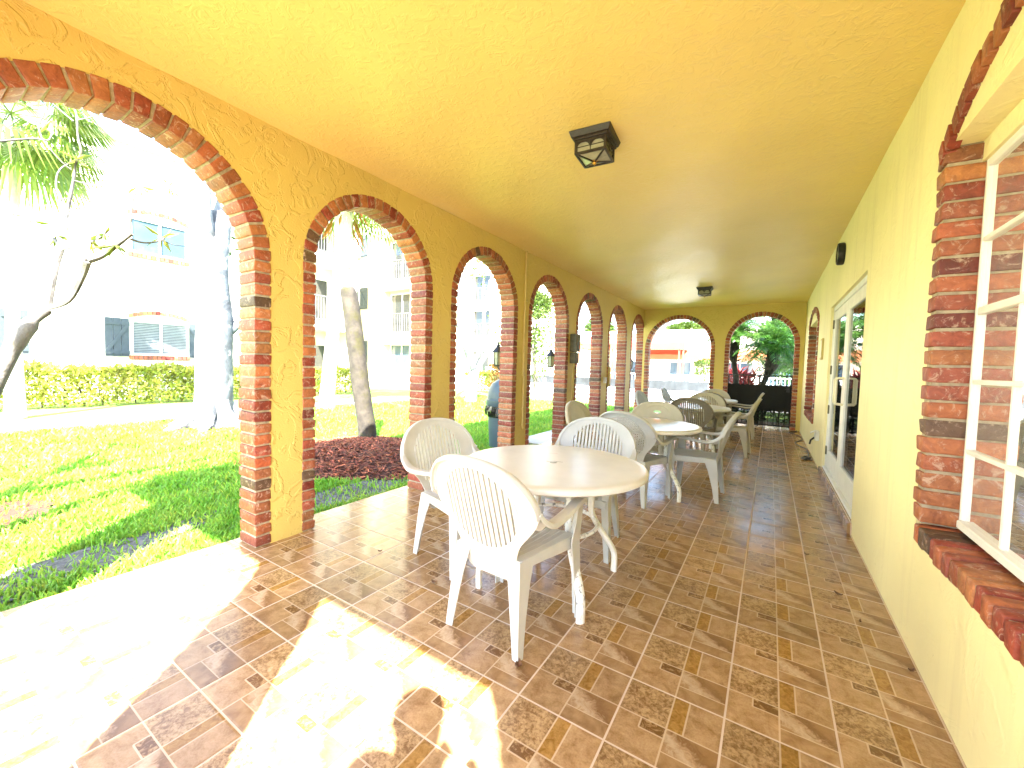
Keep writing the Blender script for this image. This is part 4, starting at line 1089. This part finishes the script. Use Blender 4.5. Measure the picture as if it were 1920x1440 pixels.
# pale forked tree through the third arch
base = Vector((-9.0, 11.45, ZG))
t = thing('forked_tree', base, 'pale many-limbed tree forking low, seen through the third arch', 'tree')
q = MB(); q.tube([base, base+Vector((0,.08,.5)), base+Vector((0,.22,1.15))], [.24,.19,.17], 12); q.build('trunk', M['bark_grey'], t, base, smooth=True)
for pts, r0, r1 in (([(0,.2,1.1),(0,-.2,1.7),(0,-.55,2.4),(0,-.7,3.5),(0,-.6,4.8),(.1,-.4,6)], .13, .06), ([(0,.25,1.1),(.1,.7,1.7),(.1,1.15,2.2),(.1,1.9,2.8)], .12, .05), ([(0,.1,1.3),(.2,.4,2.2),(.3,.3,3.2),(.3,.6,4.4)], .09, .04), ([(0,-.5,2.4),(-.1,-1.0,3.0),(-.1,-1.3,4.0)], .06, .03)):
    q = MB(); P = [base+Vector(p) for p in smooth_path(pts, 4)]; n = len(P); q.tube(P, [r0+(r1-r0)*i/(n-1) for i in range(n)], 8); q.build('limb', M['bark_grey'], t, base, smooth=True)
cr = MB()
for p in ((0,-.5,5.0),(.1,2,3.4),(.3,.7,4.7),(-.1,-1.3,4.3),(.2,.3,5.8),(0,1.2,5.0)): cloud(cr, base+Vector(p), .8, 110, .14, (1,1,.8), .05)
cr.build('crown', M['leaf_tree'], t, base, tint=True, recalc=False)
leafy_tree('leafy_tree', (-9.2, 16.6, ZG), 4.0, 2.1, 'loose light-green leafy tree filling the fourth arch', 'tree', 'leaf_tree', 'twig', 9000, .15, .12)
# dark bare shrub branches in front of it
t = thing('bare_shrub', (-6.4, 12.6, ZG), 'thin dark bare branches spreading outside the fourth and fifth arches', 'shrub'); q = MB(); tips = []
for k in range(7): branch(q, tips, (0,0,0), (math.cos(k)*.6, math.sin(k*1.7)*.6, .9), .75, .018, 2, .7, .1)
q.build('branches', M['twig'], t, smooth=True)
lv = MB()
for p, d in tips[:14]:
    for _ in range(5): leaf(lv, p, rv()+d, rv(), .10, .035, shade())
lv.build('leaves', M['leaf_red'], t, tint=True, recalc=False)

t = thing('shadow_tree', (-4.35, -1.35, ZG), 'bare forked tree assumed out of view at left, added to shade the lawn in long bands', 'tree')  # assumed tree out of view, added to cast the shadow bands on the lawn
q = MB(); q.tube([(0,0,-.02),(0,.02,.5),(.03,.0,1.6),(.0,.05,2.6)], [.17,.12,.105,.09], 10); q.build('trunk', M['bark_plumeria'], t, smooth=True)
for pts in ([(0,.05,2.5),(-.5,.0,3.4),(-.8,-.3,4.6)], [(0,.05,2.5),(.4,.5,3.2),(.9,.7,4.3)], [(.02,.02,2.0),(.5,-.4,2.8),(.8,-.9,3.9)], [(-.3,.0,3.1),(-.2,.6,3.9),(-.4,1.1,4.9)]):
    q = MB(); P = smooth_path(pts, 4); n = len(P); q.tube(P, [.075-.045*i/(n-1) for i in range(n)], 8); q.build('limb', M['bark_plumeria'], t, smooth=True)

# hedges and shrubs
hedge(-15.6, -14.6, -6.0, 7.3, .98, 'long clipped yellow-green hedge along the white apartment wall', 22000, .13)
hedge(-15.5, -14.5, 8.4, 11.3, 1.0, 'short clipped hedge behind the white palm trunk', 4200, .12)
hedge(-13.9, -13.2, 13.1, 13.8, 1.15, 'small yellow-green bush at the corner of the far apartments', 900, .11)
hedge(-13.2, -11.6, 15.9, 17.2, .95, 'yellow-green bush behind the pale forked tree', 2200, .12)
hedge(-11.0, -10.2, 15.2, 16.2, 1.35, 'orange-red croton bush left of the bin', 1500, .13, 'leaf_croton')

# ------------------------------------------------------------------ trash can, garden light
t = thing('trash_can', (-3.63, 5.52, ZG), 'blue-grey domed trash can lined with a black bag beside the third arch pier', 'trash can')
q = MB(); q.lathe([(.225,0),(.235,.02),(.275,.60),(.275,.64)], n=36); q.build('body', M['can_blue'], t, smooth=True)
q = MB(); jj = lambda i, k: (.05*math.sin(k*2.7+i)+.04*math.sin(k*5.1+i*2.1))*(1 if i in (1,2,3) else .3); q.lathe([(.272,.52),(.300,.55),(.312,.62),(.300,.70),(.285,.73)], n=48, jit=jj); q.build('bag', M['bag_black'], t, smooth=True)
q = MB(); q.lathe([(.30,.70),(.31,.715),(.305,.80),(.285,.81),(.280,.90),(.262,.98),(.215,1.06),(.14,1.115),(.05,1.14),(.01,1.143)], n=36); q.build('lid', M['can_blue'], t, smooth=True)
q = MB(); q.hexa([(.12,-.13,.84),(.30,-.13,.84),(.30,.13,.84),(.12,.13,.84),(.12,-.12,1.02),(.245,-.12,1.02),(.245,.12,1.02),(.12,.12,1.02)]); q.build('flap', M['can_blue'], t, bevel=.01)
t = thing('garden_light', (-3.95, 5.10, ZG), 'small white-topped garden light set in the grass left of the bin', 'garden light')
q = MB(); q.lathe([(.05,0),(.055,.04),(.03,.05)], n=16); q.build('base', M['box_grey'], t, smooth=True); q = MB(); q.lathe([(.075,.05),(.078,.062),(.04,.09),(.005,.10)], n=16); q.build('cap', M['white_paint'], t, smooth=True)

# ------------------------------------------------------------------ apartment buildings
def shutter(parent, org, p0, axis, w_, h, flip=1, name='shutter'):
    """boarded shutter with rails and a diagonal; p0 = lower corner on the wall face"""
    q = MB(); W = (lambda a, d, z: (p0[0]+d, p0[1]+a, p0[2]+z)) if axis == 'y' else (lambda a, d, z: (p0[0]+a, p0[1]-d, p0[2]+z))
    def bx(a0, a1, d0, d1, z0, z1):
        q.hexa([W(a0,d0,z0),W(a1,d0,z0),W(a1,d1,z0),W(a0,d1,z0),W(a0,d0,z1),W(a1,d0,z1),W(a1,d1,z1),W(a0,d1,z1)])
    n = 3
    for i in range(n): bx(w_*i/n+.006, w_*(i+1)/n-.006, 0, .035, 0, h)
    bx(0, w_, .035, .06, .06*h, .15*h); bx(0, w_, .035, .06, .82*h, .91*h)
    a, b = (.08*w_, .92*w_) if flip > 0 else (.92*w_, .08*w_)
    q.hexa([W(a-.05,.036,.15*h),W(a+.05,.036,.15*h),W(a+.05,.058,.15*h),W(a-.05,.058,.15*h),W(b-.05,.036,.82*h),W(b+.05,.036,.82*h),W(b+.05,.058,.82*h),W(b-.05,.058,.82*h)])
    return q.build(name, M['shutter_blue'], parent, org)
def far_window(parent, org, axis, a0, a1, z0, z1, d, blinds=True, pane='pane_far'):
    """d: wall face coordinate; axis 'y' faces +x, axis 'x' faces -y"""
    W = (lambda a, e, z: (d+e, a, z)) if axis == 'y' else (lambda a, e, z: (a, d-e, z))
    def bx(q, b0, b1, e0, e1, c0, c1): q.hexa([W(b0,e0,c0),W(b1,e0,c0),W(b1,e1,c0),W(b0,e1,c0),W(b0,e0,c1),W(b1,e0,c1),W(b1,e1,c1),W(b0,e1,c1)])
    q = MB(); k = .05
    bx(q,a0,a0+k,0,.06,z0,z1); bx(q,a1-k,a1,0,.06,z0,z1); bx(q,a0+k,a1-k,0,.06,z1-k,z1); bx(q,a0+k,a1-k,0,.06,z0,z0+k); m = (a0+a1)/2; bx(q,m-k/2,m+k/2,0,.06,z0+k,z1-k)
    fo = q.build('window', M['white_paint'], parent, org)
    q = MB(); bx(q, a0+k, a1-k, .002, .02, z0+k, z1-k); q.build('pane', M[pane], fo, org)
    if blinds:
        q = MB(); n = int((z1-z0)/.055)
        for i in range(n):
            zz = z0+k+(z1-z0-2*k)*i/n; bx(q, a0+k, a1-k, .021, .028, zz+.012, zz+.046)
        q.build('blind', M['blind'], fo, org)
    return fo
def brick_trim(parent, org, axis, a0, a1, z0, z1, d, rise):
    W = (lambda a, e, z: (d+e, a, z)) if axis == 'y' else (lambda a, e, z: (a, d-e, z)); q = MB(); n = max(4, int((a1-a0)/.11))
    for i in range(n):
        f0, f1 = i/n+.006, (i+1)/n-.006; x0, x1 = a0+(a1-a0)*f0, a0+(a1-a0)*f1; g_ = lambda f: rise*4*f*(1-f)
        put_brick(q, [W(x0,0,z0+g_(f0)),W(x1,0,z0+g_(f1)),W(x1,.05,z0+g_(f1)),W(x0,.05,z0+g_(f0)),W(x0,0,z1+g_(f0)),W(x1,0,z1+g_(f1)),W(x1,.05,z1+g_(f1)),W(x0,.05,z1+g_(f0))])
    q.build('brick_trim', M['brick_pale'], parent, org, tint=True)
def railing(parent, org, axis, a0, a1, z0, z1, d):
    W = (lambda a, z: (d, a, z)) if axis == 'y' else (lambda a, z: (a, d, z)); q = MB(); n = int((a1-a0)/.125)
    q.bar(W(a0,z1), W(a1,z1), .06, .05); q.bar(W(a0,z0+.08), W(a1,z0+.08), .04, .04)
    for i in range(n+1): q.bar(W(a0+(a1-a0)*i/n, z0+.08), W(a0+(a1-a0)*i/n, z1), .03, .03)
    q.build('balcony_railing', M['railing_grey'], parent, org)
FX = -16.5
base = (FX-4, 0, ZG)
b1 = thing('apartment_building', base, 'long white apartment block behind the hedge with shuttered windows', 'building')
q = MB(); q.box(FX-8, FX, -16, 9.55, ZG, 7.55); q.box(FX-8, FX-1.6, 9.55, 12.25, ZG, 7.55); q.box(FX-1.6, FX, 12.05, 12.25, ZG, 7.55)
for z0, z1 in ((2.62,3.0),(5.62,5.95),(7.2,7.55)): q.box(FX-1.6, FX+.0, 9.55, 12.05, z0, z1)
q.build('wall', M['white_stucco'], b1, base)
q = MB(); q.box(FX-8.2, FX+.25, -16.2, 12.45, 7.55, 7.75); q.build('roof', M['concrete'], b1, base)
for z0, z1, bl, pane in ((1.30,2.36,True,'pane_far'), (4.42,5.46,False,'pane_pale')):
    for y0 in (-4.6, .2, 4.25):
        far_window(b1, base, 'y', y0, y0+1.44, z0, z1, FX+.001, bl, pane)
        if z0 < 2: shutter(b1, base, (FX+.002, y0-.58, z0-.05), 'y', .54, z1-z0+.08, 1); shutter(b1, base, (FX+.002, y0+1.48, z0-.05), 'y', .54, z1-z0+.08, -1)
        brick_trim(b1, base, 'y', y0-.05, y0+1.49, z0-.14, z0-.02, FX+.001, 0); brick_trim(b1, base, 'y', y0-.05, y0+1.49, z1+.06, z1+.18, FX+.001, .16)
for z0 in (3.0, 5.95): railing(b1, base, 'y', 9.6, 12.05, z0, z0+1.08, FX-.06)
for z0 in (ZG, 3.0, 5.95): far_window(b1, base, 'y', 9.75, 11.8, z0+.05, z0+2.1, FX-1.598, False, 'pane_far')
FY = 14.4
base = (-17, FY+4, ZG)
b2 = thing('apartment_building', base, 'pale yellow apartment block with stacked balconies seen through the second arch', 'building')
q = MB(); q.box(-22, -17.25, FY, FY+4, ZG, 10.2); q.box(-15.25, -14.9, FY, FY+4, ZG, 10.2); q.box(-17.25, -15.25, FY+.45, FY+4, ZG, 10.2)
for z0, z1 in ((ZG,.8),(2.22,2.75),(4.98,5.45),(7.7,8.2),(9.7,10.2)): q.box(-17.25, -15.25, FY, FY+.45, z0, z1)
q.build('wall', M['yellow_outside'], b2, base)
q = MB(); q.box(-22.2, -14.7, FY-.25, FY+4.2, 10.2, 10.4); q.build('roof', M['concrete'], b2, base)
for z0 in (2.75, 5.45, 8.2): railing(b2, base, 'x', -17.2, -15.3, z0, z0+1.02, FY+.06)
for z0 in (.8, 2.75, 5.45, 8.2): far_window(b2, base, 'x', -17.1, -15.4, z0+.04, z0+1.42 if z0 < 1 else z0+2.1, FY+.448, False, 'pane_pale' if z0 < 1 else 'pane_far')
for z0 in (1.25, 4.12, 6.9):
    far_window(b2, base, 'x', -20.0, -19.12, z0+.04, z0+1.12, FY-.001, True); shutter(b2, base, (-19.08, FY-.002, z0), 'x', .62, 1.16, -1); shutter(b2, base, (-20.68, FY-.002, z0), 'x', .62, 1.16, 1); brick_trim(b2, base, 'x', -20.05, -19.07, z0-.1, z0+.02, FY-.001, 0)
FY3 = 24.0
base = (-19, FY3+4, ZG)
b3 = thing('apartment_building', base, 'farther white apartment block with dark balcony openings behind the pale forked tree', 'building')
q = MB(); q.box(-27, -19.2, FY3, FY3+8, ZG, 9); q.box(-17.3, -15.6, FY3, FY3+8, ZG, 9); q.box(-19.2, -17.3, FY3+.5, FY3+8, ZG, 9)
for z0, z1 in ((ZG,.3),(2.7,3.3),(5.3,5.9),(8,9)): q.box(-19.2, -17.3, FY3, FY3+.5, z0, z1)
q.build('wall', M['white_stucco'], b3, base)
q = MB(); q.box(-27.2, -15.4, FY3-.3, FY3+8.2, 9, 9.2); q.build('roof', M['concrete'], b3, base)
for z0 in (3.3, 5.9): railing(b3, base, 'x', -19.15, -17.35, z0, z0+1.0, FY3+.06)
for z0 in (.3, 3.3, 5.9): far_window(b3, base, 'x', -19.1, -17.4, z0+.04, z0+2.0, FY3+.498, False, 'pane_far')

# ------------------------------------------------------------------ pool fence with windscreen
base = (-4, 23, ZG)
t = thing('pool_fence', base, 'white picket pool fence with a grey windscreen laced along it', 'fence')
q = MB(); a, b = Vector((-17, 23.4, 0)), Vector((7, 22.6, 0)); n = 150
for z in (1.02, .12): q.bar(a+Vector((0,0,z)), b+Vector((0,0,z)), .05, .05)
for i in range(n+1):
    p = a.lerp(b, i/n); q.bar(p+Vector((0,0,ZG+.06)), p+Vector((0,0,1.02)), .025)
q.build('pickets', M['fence_white'], t, base)
for i in range(11):
    p = a.lerp(b, i/10); q = MB(); q.box(p.x-.05, p.x+.05, p.y-.05, p.y+.05, ZG, 1.12); q.box(p.x-.065, p.x+.065, p.y-.065, p.y+.065, 1.12, 1.15); q.build('post', M['fence_white'], t, base)
q = MB(); m = 200
for i in range(m+1):
    p = a.lerp(b, i/m); w_ = .03*math.sin(i*.8)+.02*math.sin(i*2.1)
    q.vert((p.x, p.y-.07+w_, .20+.03*math.sin(i*.35))); q.vert((p.x, p.y-.06+w_*.5, .46)); q.vert((p.x, p.y-.055, .70+.015*math.sin(i*1.1)))
for i in range(m): q.f += [(3*i,3*i+3,3*i+4,3*i+1), (3*i+1,3*i+4,3*i+5,3*i+2)]
q.build('windscreen', M['windscreen'], t, base, smooth=True, angle=180)

# ------------------------------------------------------------------ awning house beyond the pool
base = (-8, 31, ZG)
t = thing('awning_pavilion', base, 'white pavilion beyond the pool with big red scalloped awnings', 'building')
q = MB(); q.box(-13.5, 2.5, 31.5, 37, ZG, 4.2); q.build('wall', M['white_stucco'], t, base)
def awning(x0, x1, yf, yb, zf, zb, drop, mat):
    q = MB(); q.hexa([(x0,yf,zf),(x1,yf,zf),(x1-.35,yb,zb-.05),(x0+.2,yb,zb-.05),(x0,yf,zf+.03),(x1,yf,zf+.03),(x1-.35,yb,zb),(x0+.2,yb,zb)])
    n = int((x1-x0)/.16)
    for i in range(n):
        xa, xb = x0+(x1-x0)*i/n, x0+(x1-x0)*(i+1)/n
        for d0, d1, za in ((0, .5, 0), (.5, 1, 1)):
            u0, u1 = xa+(xb-xa)*d0, xa+(xb-xa)*d1; s0 = .07*math.sin(PI*d0*.999); s1 = .07*math.sin(PI*d1*.999)
            q.add([(u0,yf-.004,zf+.03),(u1,yf-.004,zf+.03),(u1,yf-.004,zf-drop-s1),(u0,yf-.004,zf-drop-s0)], [(0,1,2,3)])
    for xx in (x0, x1):
        xe = xx+(.2 if xx == x0 else -.35); q.add([(xx,yf,zf-drop),(xx,yf,zf),(xe,yb,zb),(xe,yb,zf-drop)], [(0,1,2,3)])
    return q.build('awning', M[mat], t, base)
awning(-12.2, -4.72, 28.0, 31.4, 3.0, 4.0, .36, 'awning_red')
awning(-8.0, 1.5, 30.6, 31.45, 2.35, 2.75, .30, 'awning_orange')
for x in (-12.0, -9.5, -7.0, -5.05, -4.8):
    q = MB(); q.box(x-.05, x+.05, 28.05, 28.15, ZG, 3.0); q.build('post', M['awning_red'], t, base)
for x in (-11.5, -9.2, -6.3, -2.5, -.2): far_window(t, base, 'x', x, x+1.5, .3, 1.9, 31.499, False, 'pane_pale')

# ------------------------------------------------------------------ gate in the right end arch and the planting behind it
YG = YF+.12
base = (-.215, YG, 0)
t = thing('iron_gate', base, 'black iron gate with a black screen cloth filling the right end arch', 'gate')
q = MB(); x0, x1 = -.855, .425
q.bar((x0,YG,1.22), (x1,YG,1.22), .03, .025); q.bar((x0,YG,.06), (x1,YG,.06), .03, .03); q.bar((x0,YG,.98), (x1,YG,.98), .02, .02)
for x in (x0, x1, -.2): q.bar((x,YG,.02), (x,YG,1.24), .035, .035)
for i in range(1, 12): x = x0+(x1-x0)*i/12; q.bar((x,YG,.06), (x,YG,1.22), .016, .016)
q.build('frame', M['black_metal'], t, base)
q = MB(); n = 40
for i in range(n+1):
    x = x0+(x1-x0)*i/n; q.vert((x, YG-.028-.004*math.sin(i*1.3), .40+.01*math.sin(i*.9))); q.vert((x, YG-.026, 1.0+.012*math.sin(i*2.1)))
q.f = [(2*i, 2*i+2, 2*i+3, 2*i+1) for i in range(n)]; solid(q, .004).build('screen', M['black_screen'], t, base)
q = MB(); n = 30
for i in range(n+1):
    x = x0+(x1-x0)*i/n; q.vert((x, YG-.030-.004*math.sin(i*1.3), .05)); q.vert((x, YG-.0295, .42))
q.f = [(2*i, 2*i+2, 2*i+3, 2*i+1) for i in range(n)]; q.build('mesh_screen', M['sheer_screen'], t, base)
q = MB(); q.box(x1-.10, x1-.03, YG-.05, YG-.02, .85, .97); q.tube([(x1-.065,YG-.05,.92),(x1-.065,YG-.09,.92),(x1-.13,YG-.09,.92)], .009, 8); q.build('latch', M['black_metal'], t, base)
def date_palm(loc, pts, rad, label, nf=66, L=1.05):
    loc = Vector(loc); t = thing('date_palm', loc, label, 'palm', 'small feathery palms behind the gate')
    q = MB(); P = smooth_path([loc+Vector(p) for p in pts], 5); n = len(P)
    q.tube(P, list(np.interp(np.linspace(0,1,n), [0,.55,.75,1], rad)), 12)
    top = P[-1]
    for k in range(60):
        a = rng.uniform(0, 6.28); i = rng.randint(int(n*.55), n-1); d = Vector((math.cos(a), math.sin(a), .6)); q.tube([P[i]+d*rad[2]*.6, P[i]+d*(rad[2]*.9+.05)], [.02,.008], 4)
    q.build('trunk', M['bark_dark'], t, loc, smooth=True)
    q = MB()
    for k in range(nf):
        a = k*2.399; el = 1.3-1.45*(k/nf); pinnate(q, top+Vector((0,0,.03)), (math.cos(a)*math.cos(el), math.sin(a)*math.cos(el), math.sin(el)+.1), L*rng.uniform(.8,1.15), rng.uniform(.8,1.5), 34, .24)
    q.build('crown', M['leaf_palm'], t, loc, tint=True, recalc=False)
date_palm((-.80,13.6,ZG), [(0,0,0),(-.02,0,.9),(-.10,0,1.5),(-.16,0,2.0),(-.12,0,2.4)], [.075,.07,.17,.14], 'feathery palm with a dark bulging trunk at the left of the gate arch')
date_palm((-.32,13.4,ZG), [(0,0,0),(.08,0,.7),(.20,0,1.15),(.34,0,1.55),(.36,0,2.0)], [.075,.07,.165,.14], 'feathery palm with a leaning dark trunk in the middle of the gate arch')
date_palm((.75,14.6,ZG), [(0,0,0),(0,0,.6),(-.05,0,1.1),(-.05,0,1.5)], [.06,.055,.12,.10], 'lower feathery palm at the right of the gate arch', 54, 1.1)
def cordyline(loc, label, n=70):
    t = thing('cordyline', loc, label, 'plant', 'red-leaved plants behind the gate'); q = MB()
    for k in range(3): q.tube([(0,0,0),(rng.uniform(-.15,.15),rng.uniform(-.15,.15),.7),(rng.uniform(-.25,.25),rng.uniform(-.2,.2),1.0)], [.02,.016,.012], 6)
    q.build('stems', M['twig'], t); q = MB()
    for k in range(n):
        p = Vector((rng.uniform(-.25,.25), rng.uniform(-.2,.2), rng.uniform(.6,1.1))); a = rng.uniform(0,6.28); leaf(q, p, (math.cos(a), math.sin(a), rng.uniform(.2,1.6)), rv(), rng.uniform(.35,.6), .075, shade(.7,1.7))
    q.build('leaves', M['leaf_red'], t, tint=True, recalc=False)
cordyline((-.62,14.4,ZG+.1), 'red-leaved plant between the two dark palm trunks')
cordyline((-1.05,15.2,ZG+.15), 'red-leaved plant left of the palm trunks, by the end pier')
hedge(.0, .9, 12.4, 13.1, .95, 'yellow-green bush low behind the right of the gate', 1100, .11, 'leaf_yellow')
hedge(-1.0, -.1, 12.3, 12.9, .85, 'dark shrub low behind the left of the gate', 1100, .10, 'leaf_dark')
hedge(-3.9, -2.6, 26.0, 27.4, 1.9, 'rounded green shrub in front of the pavilion at the right', 1800, .16, 'leaf_tree')
leafy_tree('leafy_tree', (-6.2, 40, ZG), 4.3, 2.2, 'bright green tree rising behind the red awning', 'tree', 'leaf_tree', 'twig', 9000, .28, .2, 'trees behind the pavilion')
leafy_tree('leafy_tree', (-3.6, 38.5, ZG), 3.8, 1.9, 'dark green tree right of the awning', 'tree', 'leaf_dark', 'twig', 7000, .26, .2, 'trees behind the pavilion')
leafy_tree('leafy_tree', (1.2, 26.0, ZG), 3.6, 2.2, 'broad green tree far behind the gate palms', 'tree', 'leaf_dark', 'twig', 7000, .24, .2)
leafy_tree('leafy_tree', (-14, 42, ZG), 5.0, 2.8, 'tall pale green tree behind the left end of the awning', 'tree', 'leaf_tree', 'twig', 8000, .3, .22, 'trees behind the pavilion')

# ------------------------------------------------------------------ the person taking the picture, whose shadow falls on the tiles
def skin_body(name, pts, edges, mat, parent, sub=2):
    me = bpy.data.meshes.new(name); me.from_pydata([p[:3] for p in pts], edges, []); o = bpy.data.objects.new(name, me); COL.objects.link(o)
    me.materials.append(mat); md = o.modifiers.new('skin', 'SKIN'); md.use_smooth_shade = True
    sk_ = me.skin_vertices[0].data if me.skin_vertices else None
    if sk_ is None:
        bpy.context.view_layer.objects.active = o; bpy.ops.mesh.customdata_skin_add(); sk_ = me.skin_vertices[0].data
    for i, p in enumerate(pts): sk_[i].radius = (p[3], p[4] if len(p) > 4 else p[3]); sk_[i].use_root = (i == 0)
    s2 = o.modifiers.new('sub', 'SUBSURF'); s2.levels = s2.render_levels = sub
    o.parent = parent; return o
PB = Vector((.10, -.32, 0)); t = thing('person', PB, 'standing person in a dark shirt holding both hands up before the chest', 'person')
pts = [(0,0,.96,.15,.11),(0,.0,1.10,.14,.10),(0,-.01,1.28,.165,.11),(0,-.01,1.43,.15,.09),(0,.0,1.53,.058),(0,.02,1.60,.075,.085),(0,.03,1.70,.080,.098),(0,.02,1.785,.062,.075)]
ed = [(i, i+1) for i in range(7)]
for sx in (-1, 1):
    b = len(pts); pts += [(sx*.185,-.01,1.445,.062),(sx*.27,.05,1.24,.05),(sx*.30,.11,1.14,.042),(sx*.17,.19,1.24,.034),(sx*.085,.225,1.30,.026),(sx*.075,.235,1.335,.030,.018)]
    ed += [(3, b)]+[(b+i, b+i+1) for i in range(5)]
    h = len(pts)
    for k, (dx, dz, l) in enumerate(((.0,.055,.9),(.014,.05,1.0),(.026,.042,.9),(-.016,.03,.8),(.036,.03,.7))):
        pts += [(sx*(.07-dx*.6), .245, 1.345+dz*.5, .0095), (sx*(.06-dx*.9), .238, 1.35+dz, .0085)]; ed += [(b+5, h+2*k), (h+2*k, h+2*k+1)]
    b = len(pts); pts += [(sx*.10,.0,.86,.105),(sx*.115,.01,.50,.066),(sx*.12,-.01,.28,.058),(sx*.125,-.02,.09,.042),(sx*.13,.10,.035,.042,.03),(sx*.135,.17,.03,.03,.022)]
    ed += [(0, b)]+[(b+i, b+i+1) for i in range(5)]
body = skin_body('body', pts, ed, M['shirt'], t)
q = MB(); q.lathe([(.075,-.02),(.096,.03),(.092,.08),(.06,.118),(.01,.13)], (0,.012,1.68), 20); q.build('hair', M['hair'], t, smooth=True)

# ------------------------------------------------------------------ camera, world, sun
cam = bpy.data.cameras.new('camera'); co = bpy.data.objects.new('camera', cam); COL.objects.link(co); S.camera = co
cam.sensor_width = 36; cam.sensor_fit = 'HORIZONTAL'; cam.lens = FPX/1920*36; cam.clip_end = 2000; cam.clip_start = .02
m3 = Matrix((CR, CU, -CW)).transposed(); co.matrix_world = Matrix.Translation((0, 0, CAMH)) @ m3.to_4x4()
sd = Vector((.66, -.79, 1.0)).normalized()            # towards the sun
sun = bpy.data.lights.new('sun', 'SUN'); sun.energy = 5.0; sun.angle = R_(.55); sun.color = (1, .95, .86)
so = bpy.data.objects.new('sun', sun); COL.objects.link(so); so.rotation_euler = (-sd).to_track_quat('-Z', 'Y').to_euler(); so.location = (20, -20, 30)
wd = bpy.data.worlds.new('World'); S.world = wd; wd.use_nodes = True; nt = wd.node_tree
bg = nt.nodes['Background']; sk = nt.nodes.new('ShaderNodeTexSky'); sk.sky_type = 'NISHITA'; sk.sun_disc = False
sk.sun_elevation = math.asin(sd.z); sk.sun_rotation = math.atan2(sd.x, sd.y)
nt.links.new(sk.outputs[0], bg.inputs[0]); bg.inputs[1].default_value = .15
S.view_settings.view_transform = 'Standard'; S.view_settings.look = 'None'; S.view_settings.gamma = 1; S.view_settings.exposure = 3.56
S.cycles.use_denoising = True; S.cycles.max_bounces = 12; S.cycles.diffuse_bounces = 6; S.cycles.transparent_max_bounces = 12
S.cycles.sample_clamp_indirect = 6
